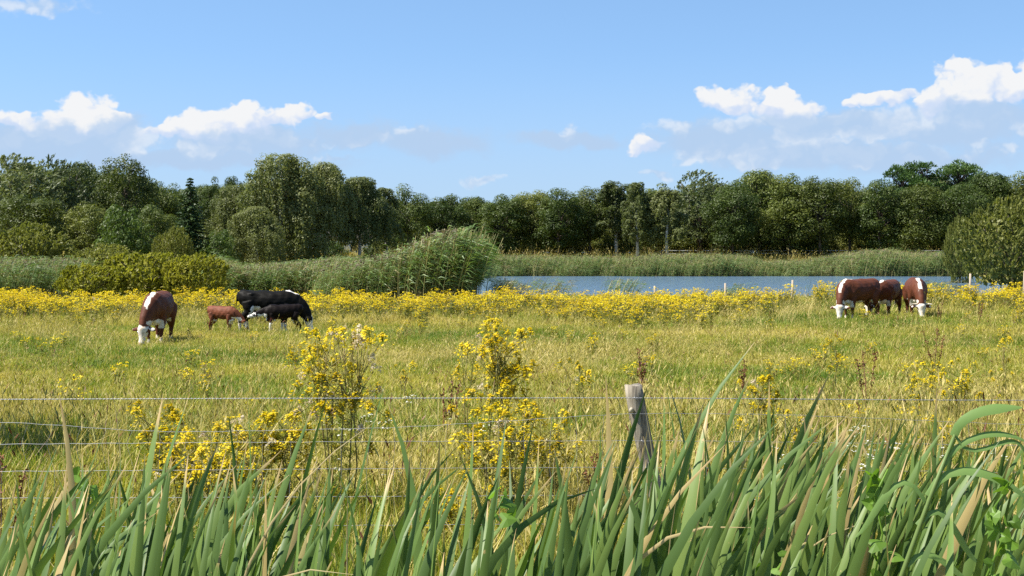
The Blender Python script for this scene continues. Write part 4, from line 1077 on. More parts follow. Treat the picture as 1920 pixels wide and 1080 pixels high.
heroes = [
    (628, 606, 10.6, 165, 'tallest ragwort with yellow heads and pale seed fluff, below the black cow', 6, 66, .25),
    (955, 588, 11.2, 135, 'tall thin ragwort in the centre, wider at its flowering top', 5, 44, .1),
    (880, 620, 12.0, 90, 'slim ragwort with few flowers just left of the tall central one', 2, 8, .1),
    (300, 745, 10.6, 110, 'low ragwort at the left end of the flowering patch by the fence', 4, 16, .1),
    (345, 800, 10.2, 130, 'bushy low ragwort, second from left in the patch by the fence', 5, 26, .05),
    (410, 825, 9.9, 130, 'bright low ragwort lowest in the patch by the fence', 5, 28, .03),
    (470, 770, 10.8, 120, 'ragwort in the middle of the flowering patch by the fence', 4, 22, .1),
    (540, 762, 10.9, 110, 'ragwort at the right end of the flowering patch by the fence', 4, 20, .1),
    (965, 745, 10.3, 150, 'bushy ragwort with scattered heads below the tall central one', 5, 24, .08),
    (1030, 760, 10.8, 120, 'greenish ragwort left of the wooden post with few heads', 4, 16, .1),
    (905, 790, 10.0, 110, 'low ragwort lower left of the tall central one', 3, 14, .05),
    (835, 905, 9.4, 70, 'small ragwort low down with one tight yellow bunch', 3, 12, .0),
    (1420, 698, 14.5, 90, 'ragwort with one dense bunch behind the cattail tips right of the post', 4, 20, .05),
    (1497, 755, 13.5, 70, 'short ragwort by the second wire right of the post', 3, 10, .05),
    (1790, 672, 17.5, 170, 'broad ragwort with several bunches in the meadow at right', 6, 30, .05),
    (1715, 705, 17.0, 60, 'small ragwort left of the broad one at right', 2, 6, .05),
    (1560, 625, 23.5, 40, 'small ragwort with one round bunch in the open meadow below the cattle', 2, 7, .0),
    (1885, 625, 24.0, 55, 'loose ragwort in the meadow near the right edge', 3, 8, .0),
    (758, 668, 19.0, 40, 'small ragwort alone in the grass left of the centre', 2, 6, .0),
    (1080, 668, 18.0, 60, 'thin ragwort in the grass left above the wooden post', 3, 7, .1),
]
for i, (px, tp, D, w, lab, st, hd_, fl_) in enumerate(heroes):
    hero_ragwort(px, tp, D, w, lab, st, hd_, fl_, i, leaf_n=26 if st > 3 else 14)

# band of ragwort before the lake
def rag_band():
    n = 4300; x, D = wedge(n, 40, 67, 3)
    px = x / D * F + 960
    start = np.interp(px, [-200, 0, 220, 400, 560, 640, 760, 1150, 1400, 1560, 1760, 1920, 2200], [46, 46, 49, 50, 50, 47, 46, 46, 48, 53, 52, 43, 42])
    start = start + 9 * (wnoise(x, D * 0, .55, 1) - .4) + 5 * (wnoise(x, D, 1.1, 5) - .5)
    dens = sst(-2, 12, D - start) * (.30 + .95 * wnoise(x, D, .6, 3)) * (D < 60 + 8 * wnoise(x, D * 0, .9, 8))
    rt = np.interp(px, [1700, 1780, 1920], [0, 1, 1]); dens *= 1 - .45 * rt
    ok = (rng.random(n) < dens) & (lake_d(x, D) < -1.5)
    x = x[ok]; D = D[ok]; px = px[ok]
    return x, D, px
bx_, bD_, bp_ = rag_band()
# loose plants in the open meadow
sx, sD = wedge(230, 13.5, 50, 1); sp = sx / sD * F + 960
keep = (rng.random(230) < .40) & (np.abs(sp - 300) > 40) & ~((sp > 390) & (sp < 600) & (sD > 38))
sx, sD, sp = sx[keep], sD[keep], sp[keep]
ax_ = np.concatenate([sx, bx_]); aD_ = np.concatenate([sD, bD_]); ap_ = np.concatenate([sp, bp_])
loose = np.concatenate([np.ones(len(sx), bool), np.zeros(len(bx_), bool)])
inv = (ap_ > -10) & (ap_ < 1930)
order = np.argsort(np.where(inv, aD_, 1e6)); first = order[:275]; rest = order[275:]
zones = [(225, 'left of the lone brown cow'), (470, 'between the lone brown cow and the black cow'), (700, 'right of the black cow'), (1000, 'below the tall reed clump'), (1290, 'before the left half of the lake'), (1560, 'before the right half of the lake'), (1760, 'around the three brown cattle'), (9999, 'at the right edge below the big bush')]
for i in first:
    x, D = float(ax_[i]), float(aD_[i]); o = link('ragwort_plant', RAG[int(rng.integers(6))], None, (x, D, gz(x, D)))
    s = rng.uniform(.7, 1.15); lo = bool(loose[i])
    if lo: s *= .62
    o.scale = (s, s, s); o.rotation_euler = (rng.normal(0, .06), rng.normal(.03, .06), rng.uniform(0, 6.28))
    zn = next(t for l, t in zones if ap_[i] < l)
    if lo: tag(o, 'small loose ragwort in the open grass, %s part of the meadow' % ('left' if ap_[i] < 700 else 'middle' if ap_[i] < 1250 else 'right'), 'wildflower', 'loose ragwort in the %s meadow' % ('left' if ap_[i] < 700 else 'middle' if ap_[i] < 1250 else 'right'))
    else: tag(o, 'front ragwort of the band %s' % zn, 'wildflower', 'front ragwort %s' % zn)
x, D = ax_[rest], aD_[rest]; n = len(x)
scatter('ragwort_band', RAGC, np.stack([x, D, ground(x, D)], 1), rots(n, .07), rng.uniform(.7, 1.2, n), rng.integers(0, 6, n), 'dense band of yellow ragwort before the lake and reeds', 'wildflowers')
px, x, y = band_px(900, 425, 660, 172, 189)
scatter('far_slope_ragwort', RAGC, np.stack([x, y, ground(x, y)], 1), rots(len(x), .07), rng.uniform(.8, 1.3, len(x)), rng.integers(6, 8, len(x)), 'orange yellow flowers on the slope below the weeping birches', 'wildflowers')
px, x, y = band_px(160, 1400, 1790, 180, 190)
scatter('far_field_ragwort', RAGC, np.stack([x, y, ground(x, y)], 1), rots(len(x), .07), rng.uniform(.6, 1.0, len(x)), rng.integers(6, 8, len(x)), 'thin yellow flowers in the field behind the lake', 'wildflowers')

# dock plants with rusty seed spikes, yarrow
def dock_mesh(seed, H=.75):
    g = np.random.default_rng(seed); sb = MB(); spikes = []
    for k in range(3):
        db = MB()
        b = np.array([g.normal(0, .03), g.normal(0, .03), -.02]); t = np.array([g.normal(.03, .10), g.normal(0, .08), H * g.uniform(.75, 1)]); sb.tube([b, (b + t) / 2 + g.normal(0, .01, 3), t], [.006, .005, .003], 5)
        n = 60; q = g.uniform(.45, 1, n); C = b + (t - b) * q[:, None] + g.normal(0, .016, (n, 3)); A = rdir(n, g); db.quads(C, A, perp(A, g), g.uniform(.018, .035, n), g.uniform(.015, .028, n)); spikes.append(db.mesh('seed_spike', [M['dock']]))
    return sb.mesh('stem', [M['dock']]), spikes
DK = [dock_mesh(s) for s in (1, 2, 3)]
for i, (px, tp, D, lab) in enumerate(((1622, 652, 22, 'dark rusty dock stalks in the meadow below the three brown cattle'), (830, 700, 15.5, 'rusty dock stalk left of the tall central ragwort'), (1196, 648, 19, 'brown dock stalk right above the wooden post'),
        (1755, 612, 30, 'brown dock stalk under the horned cow'), (1832, 560, 45, 'dark dock stalk in the flowers right of the cattle'), (1765, 560, 46, 'dark dock stalk just right of the horned cow'), (12, 845, 9.2, 'reddish dock stalk at the left edge by the fence'),
        (1130, 838, 10.5, 'reddish dock stalk low left of the wooden post'), (1392, 668, 21, 'thin brown dock stalk above the cattail tips right of the post'), (300, 560, 60, 'brown dock in the ragwort behind the lone brown cow'))):
    x = X(px, D); z0 = gz(x, D); h = max(.5, Z(tp, D) - z0); e = empty('dock_plant', (x, D, z0), rnd.uniform(0, 6)); s = h / .75; e.scale = (min(s, 1.4), min(s, 1.4), s)
    link('stem', DK[i % 3][0], e)
    for q in DK[i % 3][1]: link('seed_spike', q, e)
    tag(e, lab, 'weed', 'rusty dock plants')
def yarrow_mesh(seed):
    g = np.random.default_rng(seed); sb = MB(); fb = MB()
    for k in range(3):
        t = np.array([g.normal(0, .06), g.normal(0, .06), g.uniform(.35, .5)]); sb.tube([(0, 0, 0), t * .5 + g.normal(0, .01, 3), t], [.004, .003, .003], 4)
        n = 9; C = t + g.normal(0, .02, (n, 3)) * np.array([1, 1, .2]); nn = unit(np.array([0, 0, 1.]) + g.normal(0, .2, (n, 3))); A = perp(nn, g); fb.quads(C, A, np.cross(nn, A), np.full(n, .02), np.full(n, .02))
    return sb.mesh('stem', [M['rag_leaf']]), fb.mesh('flower_head', [M['white_petal']])
YR = [yarrow_mesh(s) for s in (1, 2)]
for k in range(26):
    px = rnd.choice([rnd.uniform(1590, 1700), rnd.uniform(1380, 1900), rnd.uniform(600, 1100)]); D = rnd.uniform(10, 13.5) if px > 1300 else rnd.uniform(10.5, 16); x = X(px, D)
    e = empty('yarrow_plant', (x, D, gz(x, D)), rnd.uniform(0, 6)); e.scale = (1, 1, rnd.uniform(.8, 1.15)); link('stem', YR[k % 2][0], e); link('flower_head', YR[k % 2][1], e)
    sd_ = 'right' if px > 1190 else 'left'; tag(e, 'small white flowers in the grass %s of the wooden post' % sd_, 'wildflower', 'white flowers %s of the post' % sd_)

# ------------------------------------------------------------------ wire fence with its post
FD = 8.9
def build_fence():
    e = empty('wire_fence', (X(1195, FD), FD, gz(X(1195, FD), FD))); o0 = np.array(e.location)
    def W(px, py, D=FD): return np.array(at(px, py, D)) - o0
    # post
    m, nt, o = new_mat('weathered_post_wood')
    tc = nd(nt, 'ShaderNodeTexCoord'); mp = nd(nt, 'ShaderNodeMapping'); mp.inputs['Scale'].default_value = (52, 52, 2.0); nt.links.new(tc.outputs['Object'], mp.inputs[0])
    n1 = tex_noise(nt, mp.outputs[0], 1.0, 6, .65); n2 = tex_noise(nt, tc.outputs['Object'], 5, 4)
    f = E(nt, n1.outputs['Fac']) * .65 + E(nt, n2.outputs['Fac']) * .35
    c = ramp(nt, f.k, [(.36, (.035, .027, .019)), (.44, (.17, .14, .10)), (.56, (.29, .25, .185)), (.72, (.42, .375, .29))])
    p = nd(nt, 'ShaderNodeBsdfPrincipled'); p.inputs['Roughness'].default_value = .85; nt.links.new(c, p.inputs['Base Color'])
    b = nd(nt, 'ShaderNodeBump'); b.inputs['Strength'].default_value = .8; b.inputs['Distance'].default_value = .008; nt.links.new(n1.outputs['Fac'], b.inputs['Height']); nt.links.new(b.outputs[0], p.inputs['Normal']); nt.links.new(p.outputs[0], o.inputs[0])
    mb = MB(); top = W(1190, 722, FD + .08); bot = W(1246, 1060, FD + .08); k = 16; n = 22
    th = np.linspace(0, 6.283, n, endpoint=False); g = np.random.default_rng(5); rings = []
    for i in range(k):
        t = i / (k - 1); cpt = bot + (top - bot) * t + np.array([.012 * math.sin(t * 5), 0, 0]); r = .055 * (1 + .05 * math.sin(t * 9)) * (.985 if i == k - 1 else 1)
        rr = r * (1 + .045 * np.sin(th * 3 + 1 + t) + .02 * np.sin(th * 8 + t * 3)); rings.append(cpt + np.stack([np.cos(th) * rr, np.sin(th) * rr, (.008 * np.sin(th * 2)) * (i == k - 1)], 1))
    V = np.vstack(rings); Q = [(i * n + j, i * n + (j + 1) % n, (i + 1) * n + (j + 1) % n, (i + 1) * n + j) for i in range(k - 1) for j in range(n)]; mb.add(V, Q)
    c0 = k * n; mb.v.append(np.array([top + np.array([0, 0, -.004])])); mb.f.append(np.array([((k - 1) * n + j, (k - 1) * n + (j + 1) % n, c0) for j in range(n)])); mb.m.append(np.zeros(n, int)); mb.n += 1
    post = link('post', mb.mesh('post', [m], True), e)
    kb = MB(); kc = W(1184, 769, FD + .012); ring_loft(kb, [(kc + np.array((0, dy, -dy * .3)), (r_ * .8, 0, 0), (0, 0, r_)) for dy, r_ in ((.02, .02), (.0, .019), (-.012, .014), (-.017, .004))], 10); link('knot', kb.mesh('knot', [plain('post_knot', (.36, .30, .21), (.48, .42, .32), 30, .8)], True), post)
    # wires as gently sagging strands; two twisted cores for the top wire
    wy = [([-300, 500, 1190, 1700, 2300], [750, 747, 746, 750, 752], True), ([-300, 40, 290, 560, 750, 1190, 1500, 1920, 2300], [785, 792, 811, 806, 802, 774, 778, 797, 800], False),
          ([-300, 0, 500, 1190, 1500, 2300], [832, 833, 829, 826, 829, 842], False), ([-300, 0, 500, 1190, 1900, 2300], [884, 884, 880, 876, 886, 890], False), ([-300, 500, 1190, 1900, 2300], [935, 932, 928, 938, 942], False), ([-300, 500, 1190, 1900, 2300], [990, 986, 982, 990, 994], False)]
    rows = []
    for (xs, ys_, tw) in wy:
        pxs = np.linspace(-300, 2300, 120); pys = np.interp(pxs, xs, ys_)
        pys = np.convolve(np.pad(pys, 4, 'edge'), np.ones(9) / 9, 'valid')
        P = np.array([W(a, b_) for a, b_ in zip(pxs, pys)]); rows.append((pxs, pys))
        mb = MB()
        if tw:
            q = np.linspace(0, 1, 1500); PP = np.stack([np.interp(q, np.linspace(0, 1, 120), P[:, i]) for i in range(3)], 1); ph = q * 2 * np.pi * 190
            for s in (0, np.pi): mb.tube(PP + np.stack([np.zeros_like(ph), np.cos(ph + s) * .0018, np.sin(ph + s) * .0018], 1), .0013, 4, 0, False)
            link('twisted_wire', mb.mesh('twisted_wire', [M['wire']], True), e)
        else:
            P[:, 2] += np.sin(np.arange(120) * 1.7) * .002
            mb.tube(P, .0013, 5, 0, False); link('line_wire', mb.mesh('line_wire', [M['wire']], True), e)
    for px in np.arange(-290, 2300, 49):
        pt = [W(px + rnd.uniform(-3, 3), float(np.interp(px, *rows[k]))) for k in range(1, 6)]
        if px < 280: pt[1] = pt[1] + np.array([-.04, 0, 0])
        mb = MB(); mb.tube(pt, .0009, 4, 0, False); link('stay_wire', mb.mesh('stay_wire', [M['wire']], True), e)
    for k, py in enumerate((746, 774, 826, 876, 928)):
        t_ = (py - 722) / (1060 - 722); c_ = top + (bot - top) * t_ + np.array([-.012, -.055, 0]); mb = MB()
        mb.tube([c_ + np.array([-.008, .01, .012]), c_ + np.array([-.008, -.008, .010]), c_ + np.array([.006, -.010, -.006]), c_ + np.array([.008, .01, -.010])], .0018, 5); link('staple', mb.mesh('staple', [M['wire']], True), post)
    tag(e, 'wire mesh fence with one weathered round wooden post', 'fence')
build_fence()

# ------------------------------------------------------------------ cattails in the foreground
def cattail_mat():
    m, nt, o = new_mat('cattail_leaf')
    a = nd(nt, 'ShaderNodeAttribute'); a.attribute_name = 'blade'       # r = along, g = across, b = random per leaf
    sp = nd(nt, 'ShaderNodeSeparateColor'); nt.links.new(a.outputs['Color'], sp.inputs[0])
    al, ac, rn = (E(nt, sp.outputs[i]) for i in range(3))
    tc = nd(nt, 'ShaderNodeTexCoord'); n1 = tex_noise(nt, tc.outputs['Object'], 9, 4); n2 = tex_noise(nt, tc.outputs['Object'], 2.5, 3)
    # fine lengthwise veins
    vein = (ac * 75.0)._op('SINE') * .11
    f = rn * .7 + E(nt, n2.outputs['Fac']) * .35 + vein - .1
    green = ramp(nt, f.k, [(.1, (.058, .105, .023)), (.5, (.106, .170, .038)), (.9, (.170, .232, .052))])
    edge = (ac - .5).abs() * 2.0
    dry = (al - .978 + (E(nt, n1.outputs['Fac']) - .5) * .02 + (rn - .5) * .045 + edge * .006).sstep(.0, .018)
    dedge = (edge + (E(nt, n1.outputs['Fac']) - .5) * .7 + (rn - .80) * 1.4 + (al - .92) * 1.2).sstep(1.06, 1.2)
    sp_ = tex_noise(nt, tc.outputs['Object'], 42, 3, .7); d = dry.max(dedge).max(rn.sstep(.925, .95) * .85).max((E(nt, sp_.outputs['Fac']) + E(nt, n2.outputs['Fac']) * .35).sstep(.88, .93) * .8)
    mx = nd(nt, 'ShaderNodeMix', data_type='RGBA'); nt.links.new(d.k, mx.inputs[0]); nt.links.new(green, mx.inputs[6]); mx.inputs[7].default_value = (.42, .30, .13, 1)
    p = nd(nt, 'ShaderNodeBsdfPrincipled'); p.inputs['Roughness'].default_value = .48; p.inputs['Specular IOR Level'].default_value = .28; nt.links.new(mx.outputs[2], p.inputs['Base Color'])
    t = nd(nt, 'ShaderNodeBsdfTranslucent'); mm = vmath(nt, 'MULTIPLY', mx.outputs[2], (1.3, 1.45, .6)); nt.links.new(mm.outputs[0], t.inputs[0])
    ms = nd(nt, 'ShaderNodeMixShader'); ms.inputs[0].default_value = .22; nt.links.new(p.outputs[0], ms.inputs[1]); nt.links.new(t.outputs[0], ms.inputs[2]); nt.links.new(ms.outputs[0], o.inputs[0])
    return m
CM = cattail_mat()
dry_m = foliage('dry_stalk', [(.1, (.40, .29, .13)), (.5, (.55, .42, .21)), (.9, (.66, .53, .30))], .2, patch=3)

def leaf_strip(pts, width, face, seed, mats, fold=.25, twist=0.0, k=14, taper=.34):
    """long blade through the given points (Catmull style), tapered to the tip"""
    g = np.random.default_rng(seed); pts = np.asarray(pts, float); L = np.concatenate([[0], np.cumsum(np.linalg.norm(np.diff(pts, axis=0), axis=1))]); L /= L[-1]
    t = np.concatenate([np.linspace(0, .5, 4, endpoint=False), np.linspace(.5, 1, k - 4)])
    # smooth polynomial through the points
    C = np.stack([np.polyval(np.polyfit(L, pts[:, i], min(len(pts) - 1, 3)), t) for i in range(3)], 1)
    tg = unit(np.gradient(C, axis=0)); f = np.asarray(face, float)
    side = unit(np.cross(tg, np.tile(f, (len(t), 1))))
    if twist:
        nn = np.cross(side, tg); a = (t * twist)[:, None]; side = side * np.cos(a) + nn * np.sin(a)
    nn = np.cross(side, tg)
    w = width * np.minimum(1, .7 + .5 * t) * np.clip((1 - t) / taper, 0, 1) ** .7; w = np.maximum(w, .0006)
    V = np.stack([C - side * w[:, None] / 2, C + nn * (w * fold * .5)[:, None], C + side * w[:, None] / 2], 1).reshape(-1, 3)
    q = len(t); Fc = [(i * 3 + j, i * 3 + j + 1, i * 3 + 3 + j + 1, i * 3 + 3 + j) for i in range(q - 1) for j in range(2)]
    mb = MB(); mb.add(V, Fc); me = mb.mesh('leaf', mats, True)
    ca = me.color_attributes.new('blade', 'FLOAT_COLOR', 'POINT'); r = g.random()
    col = np.zeros((len(V), 4)); col[:, 0] = np.repeat(t, 3); col[:, 1] = np.tile([0, .5, 1], q); col[:, 2] = r; col[:, 3] = 1
    ca.data.foreach_set('color', col.astype(np.float32).ravel()); return me

# (tip x, tip y, x at the lower frame edge, width px, depth m, optional mid point)
LV = [(105, 738, 128, 15, 3.2, (146, 880)), (109, 826, 20, 24, 2.9), (87, 871, 0, 20, 3.2), (106, 910, 52, 22, 2.8), (194, 817, 112, 18, 3.1), (307, 741, 248, 26, 3.0), (359, 735, 262, 20, 3.3),
      (431, 767, 450, 13, 3.4), (465, 728, 470, 16, 3.6), (589, 761, 492, 18, 3.4), (615, 743, 540, 16, 3.5), (467, 817, 430, 14, 3.3), (422, 843, 362, 18, 3.0), (481, 852, 415, 18, 2.9), (409, 823, 322, 22, 3.1),
      (255, 850, 205, 16, 3.2), (222, 858, 198, 13, 3.4), (274, 850, 262, 18, 2.9), (500, 891, 498, 16, 2.9), (509, 837, 622, 15, 3.0, (550, 920)), (617, 850, 604, 18, 3.0), (330, 943, 190, 12, 3.3, (260, 958)), (296, 965, 165, 16, 2.8, (230, 990)),
      (435, 935, 330, 15, 3.1, (385, 975)), (726, 707, 640, 16, 3.4), (721, 758, 780, 16, 3.3, (768, 840)), (621, 856, 678, 15, 2.9, (655, 920)), (872, 852, 740, 9, 3.6, (790, 860)), (887, 795, 868, 16, 3.3), (953, 784, 915, 18, 3.2), (1000, 792, 945, 15, 3.4),
      (1015, 824, 1000, 16, 3.1), (1064, 865, 1030, 16, 3.0), (1041, 861, 1020, 11, 3.3), (743, 871, 690, 18, 2.9), (770, 846, 755, 16, 3.1), (823, 824, 803, 18, 3.0), (806, 871, 742, 18, 3.0), (960, 863, 966, 15, 3.2), (917, 939, 907, 18, 2.7),
      (936, 982, 952, 16, 2.7), (830, 982, 828, 15, 2.8), (1119, 920, 905, 15, 3.0, (1010, 955)), (1160, 824, 1055, 13, 3.3, (1110, 880)), (1139, 703, 1145, 18, 3.4), (1130, 765, 1114, 16, 3.2), (1213, 722, 1118, 20, 3.2), (1249, 718, 1305, 18, 3.4, (1281, 790)), (1247, 735, 1240, 14, 3.5),
      (1096, 956, 1118, 16, 2.8), (670, 982, 677, 16, 2.7), (1419, 648, 1205, 15, 3.2, (1345, 715)), (1417, 720, 1300, 14, 3.5, (1360, 745)), (1251, 720, 1275, 14, 3.6), (1319, 748, 1232, 30, 2.9), (1331, 752, 1275, 28, 2.8), (1363, 752, 1370, 20, 3.2), (1444, 714, 1432, 18, 3.3), (1453, 722, 1446, 14, 3.4),
      (1557, 699, 1420, 22, 3.2), (1538, 754, 1440, 20, 3.1), (1644, 739, 1490, 22, 3.1), (1627, 786, 1545, 22, 3.0), (1695, 767, 1600, 12, 3.6), (1593, 778, 1440, 13, 3.5, (1530, 835)), (1593, 795, 1415, 18, 3.1), (1757, 726, 1732, 20, 3.1), (1872, 790, 1846, 18, 3.1), (1853, 837, 1730, 22, 2.9), (1830, 860, 1740, 14, 3.2),
      (1715, 795, 1692, 16, 3.2), (1789, 927, 1786, 26, 2.6), (1795, 786, 1745, 18, 3.2), (1508, 916, 1345, 24, 2.7), (1587, 871, 1470, 20, 2.9), (1593, 905, 1395, 16, 3.0), (1634, 858, 1588, 18, 3.0), (1670, 875, 1700, 13, 3.2), (1319, 965, 1287, 20, 2.6), (1363, 982, 1368, 18, 2.7), (1559, 982, 1525, 22, 2.6), (1595, 1029, 1560, 16, 2.6),
      (1683, 1022, 1662, 18, 2.6), (1904, 856, 1890, 14, 3.2), (1240, 800, 1180, 22, 2.9), (1285, 840, 1200, 24, 2.8), (1405, 850, 1330, 24, 2.8), (1470, 830, 1400, 20, 2.9), (1660, 820, 1600, 18, 3.2), (1700, 900, 1640, 18, 2.9), (1920, 800, 1900, 14, 3.3)]
g = random.Random(77)
for k in range(560):
    px = g.uniform(-40, 1960) if k % 3 else g.uniform(1050, 1930)
    if k % 7 == 0: px = g.uniform(0, 560)
    lim = np.interp(px, [0, 250, 600, 850, 1150, 1350, 1600, 1900], [850, 815, 845, 840, 800, 745, 770, 800])
    ty = lim + 10 + abs(g.gauss(40, 95)); dx = g.gauss(72, 55) * (1080 - ty) / 220
    if ty > 1055: continue
    LV.append((px + dx, ty, px, g.uniform(13, 23), g.uniform(2.6, 3.7)))
LV.sort(key=lambda q: q[2])
zone_names = [(230, 'at the left edge'), (560, 'below the patch of low ragwort'), (790, 'below the tallest ragwort'), (1060, 'below the tall central ragwort'), (1290, 'around the wooden post'), (1480, 'right of the wooden post'), (1700, 'below the three brown cattle'), (9999, 'at the right edge')]
shoots = []
cur = []
for q in LV:
    cur.append(q)
    if len(cur) == 10: shoots.append(cur); cur = []
if cur: shoots.append(cur)
zc = {}; zt = {}
info = []
for sh in shoots:
    mx_ = sum(q[2] for q in sh) / len(sh); zi = next(i for i, (l, t) in enumerate(zone_names) if mx_ < l); info.append((zi, mx_)); zt[zi] = zt.get(zi, 0) + 1
ORD = ['first', 'second', 'third', 'fourth', 'fifth', 'sixth', 'seventh', 'eighth', 'ninth', 'tenth', 'eleventh', 'twelfth', 'thirteenth', 'fourteenth', 'fifteenth', 'sixteenth']
for si, sh in enumerate(shoots):
    D = sum(q[4] for q in sh) / len(sh); bpx = sum(q[2] for q in sh) / len(sh)
    bx = X(bpx, D) - .10; z0 = gz(bx, D); zi = info[si][0]; zc[zi] = zc.get(zi, 0) + 1
    e = empty('cattail_plant', (bx, D, z0)); o0 = Vector((bx, D, z0))
    for li, q in enumerate(sh):
        tx, ty, mx_, wpx, d = q[:5]; T = at(tx, ty, d + g.uniform(-.05, .15)); Mm = at(mx_, 1080, d); B = o0 + Vector((g.uniform(-.05, .05), g.uniform(-.05, .05), -.04))
        pts = [B, (B * .45 + Mm * .55) + Vector((-.03, 0, .05)), Mm]
        if len(q) > 5: pts.append(at(q[5][0], q[5][1], d))
        else:
            bend = g.uniform(-.012, .02); md_ = Mm * .5 + T * .5 + Vector((-bend, 0, bend * .3)); pts.append(md_)
        pts.append(T); pts = [tuple(p_ - o0) for p_ in pts]
        fa = g.gauss(-.1, .45); face = (math.sin(fa) - .15, -math.cos(fa), .1)
        me = leaf_strip(pts, wpx / F * d * 1.26, face, si * 50 + li, [CM], fold=g.uniform(.1, .3), twist=g.gauss(0, .4), taper=.20)
        link('leaf', me, e)
    tot = zt[zi]; k = zc[zi]
    lab = 'long leaved green cattail %s, %s from left there' % (zone_names[zi][1], ORD[k - 1]) if tot > 1 else 'long leaved green cattail %s' % zone_names[zi][1]
    tag(e, lab, 'cattail', 'foreground cattails')

# common reed stalk with bent leaves at the lower right
def reed_stalk():
    D = 2.7; b = at(1690, 1080, D); z0 = gz(b.x - .1, D); e = empty('reed_stalk', (b.x - .12, D, z0)); o0 = Vector(e.location)
    P = [Vector((0, 0, -.03)), at(1690, 1080, D) - o0, at(1745, 930, D) - o0, at(1790, 815, D) - o0]
    mb = MB(); mb.tube([tuple(p_) for p_ in P], [.006, .005, .0045, .003], 7); link('stem', mb.mesh('stem', [M['reed']], True), e)
    gm = foliage('green_reed_blade', [(.1, (.12, .20, .05)), (.9, (.17, .27, .07))], .3, patch=3, spec=.4)
    for i, (pts, w) in enumerate((([(1788, 818), (1805, 790), (1840, 772), (1918, 764)], .020), ([(1765, 880), (1800, 835), (1850, 815), (1935, 836)], .012), ([(1740, 930), (1790, 885), (1850, 890), (1935, 945)], .018),
                                  ([(1735, 940), (1690, 905), (1640, 960), (1600, 1010)], .012), ([(1720, 985), (1760, 960), (1800, 1010), (1850, 1060)], .014), ([(1790, 815), (1830, 845), (1880, 830), (1930, 900)], .009), ([(1700, 1060), (1740, 1040), (1790, 1070), (1830, 1095)], .013))):
        me = leaf_strip([tuple(at(a, b_, D) - o0) for a, b_ in pts], w * 1.1, (0.1, -.8, .6), 900 + i, [gm], fold=.2); link('leaf', me, e)
    tag(e, 'common reed stalk with arching leaves among cattails at lower right', 'reed')
reed_stalk()
# dry bent stalks
for i, (pts, w, D, lab) in enumerate(([[(440, 1090), (560, 940), (640, 830), (700, 790)], .009, 2.9, 'long dry straw stalk slanting across the cattails left of centre'], [[(560, 1080), (590, 1062), (620, 1058), (660, 1085)], .010, 2.6, 'dry curled blade at the lower frame edge left of centre'],
        [[(1230, 1040), (1275, 985), (1330, 970), (1410, 1002)], .016, 2.7, 'dry tan blade arching through the cattails right of the post'], [[(1310, 1085), (1316, 1040), (1330, 1008), (1345, 1006)], .012, 2.7, 'short curled dry blade right of the post'],
        [[(650, 1080), (652, 1020), (650, 960), (652, 925)], .010, 2.9, 'upright dry tan blade below the tallest ragwort'], [[(1255, 1080), (1250, 1000), (1262, 950), (1275, 930)], .009, 2.8, 'dry split blade just right of the post foot'],
        [[(1225, 880), (1222, 820), (1212, 780), (1207, 762)], .011, 4.2, 'dry tan blade leaning against the wooden post'], [[(1450, 1090), (1530, 1010), (1590, 985), (1640, 978)], .010, 2.8, 'dry blade low among the cattails below the brown cattle'],
        [[(223, 900), (224, 820), (218, 760), (205, 725)], .005, 7.6, 'tall dry grass stalk with drooping seed head at left'])):
    b = at(pts[0][0], pts[0][1], D); z0 = gz(b.x, D); e = empty('dry_stalk', (b.x, D, z0)); o0 = Vector(e.location)
    pp = [(0, 0, -.03), tuple((at(pts[0][0], pts[0][1], D) - o0) * .55)] + [tuple(at(a, b_, D) - o0) for a, b_ in pts]
    link('blade', leaf_strip(pp, w, (.1, -.9, .3), 950 + i, [dry_m], fold=.3, k=16), e); tag(e, lab, 'dry stalk', 'dry stalks among the cattails')

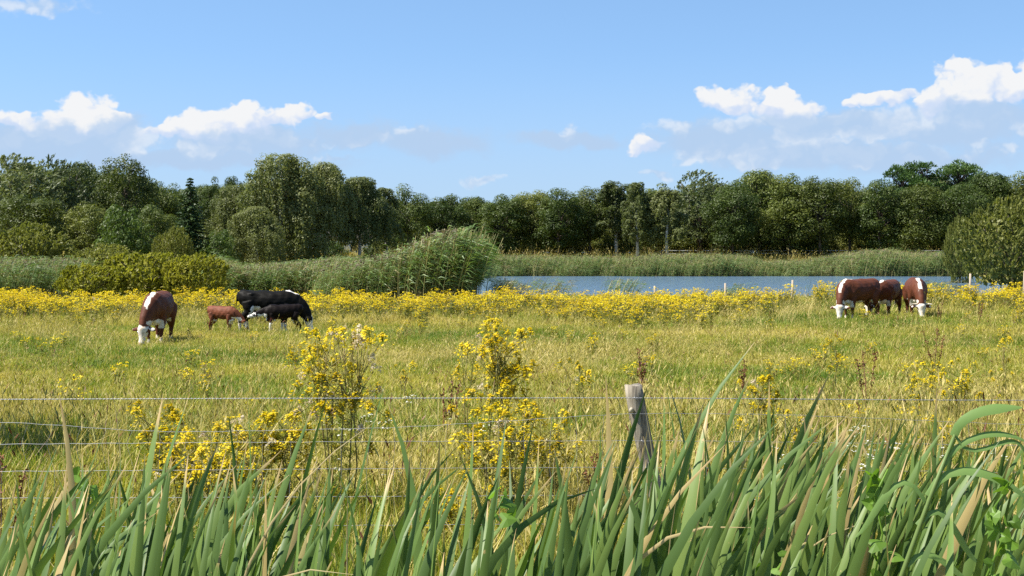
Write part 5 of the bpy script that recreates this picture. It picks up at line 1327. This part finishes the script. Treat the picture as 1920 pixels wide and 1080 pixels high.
# bindweed climbing through the cattails, lower right
def heart_leaf():
    mb = MB(); V = [(0, 0, 0), (-.012, -.022, .002), (-.004, -.032, 0), (.02, -.026, -.004), (.05, 0, -.010), (.02, .026, -.004), (-.004, .032, 0), (-.012, .022, .002), (.016, 0, .005)]
    mb.add(V, [(8, (i), (i + 1)) for i in range(0, 7)] + [(8, 7, 0)]); return mb.mesh('leaf', [M['vine_leaf']])
HL = heart_leaf()
for i, (px0, pts, D, n, lab) in enumerate(((1660, [(1640, 1080), (1655, 1000), (1640, 930), (1665, 880)], 2.75, 12, 'bright green bindweed climbing the cattails left of the reed stalk'), (1870, [(1850, 1080), (1880, 1010), (1865, 950), (1900, 900)], 2.6, 16, 'bright green heart leaved bindweed at the right edge'),
        (1460, [(1450, 1085), (1470, 1050), (1490, 1020), (1500, 1000)], 2.7, 7, 'small bindweed shoot low between the cattails'), (165, [(165, 1000), (158, 950), (165, 905), (160, 890)], 3.4, 6, 'bright green leafy shoot among the left cattails'), (905, [(900, 1080), (915, 1010), (930, 960), (945, 930)], 3.0, 8, 'bindweed shoot below the tall central ragwort'))):
    b = at(pts[0][0], pts[0][1], D); z0 = gz(b.x, D); e = empty('bindweed', (b.x, D, z0)); o0 = Vector(e.location); gg = np.random.default_rng(70 + i)
    P = np.array([(0, 0, -.02), tuple((b - o0) * .5)] + [tuple(at(a, b_, D) - o0) for a, b_ in pts]); mb = MB(); mb.tube(P, .0022, 5); link('stem', mb.mesh('stem', [M['vine_leaf']], True), e)
    for k in range(n):
        t = gg.uniform(2, len(P) - 1.01); j = int(t); c = P[j] + (P[min(j + 1, len(P) - 1)] - P[j]) * (t - j) + gg.normal(0, .016, 3)
        o = link('leaf', HL, e, tuple(c)); o.rotation_euler = (gg.normal(.9, .4), gg.normal(.3, .5), gg.uniform(0, 6.28)); s = gg.uniform(.35, .7); o.scale = (s, s, s)
    tag(e, lab, 'climbing plant', 'bindweed among the cattails')
print('triangles', sum(len(o.data.polygons) for o in bpy.data.objects if o.type == 'MESH'))
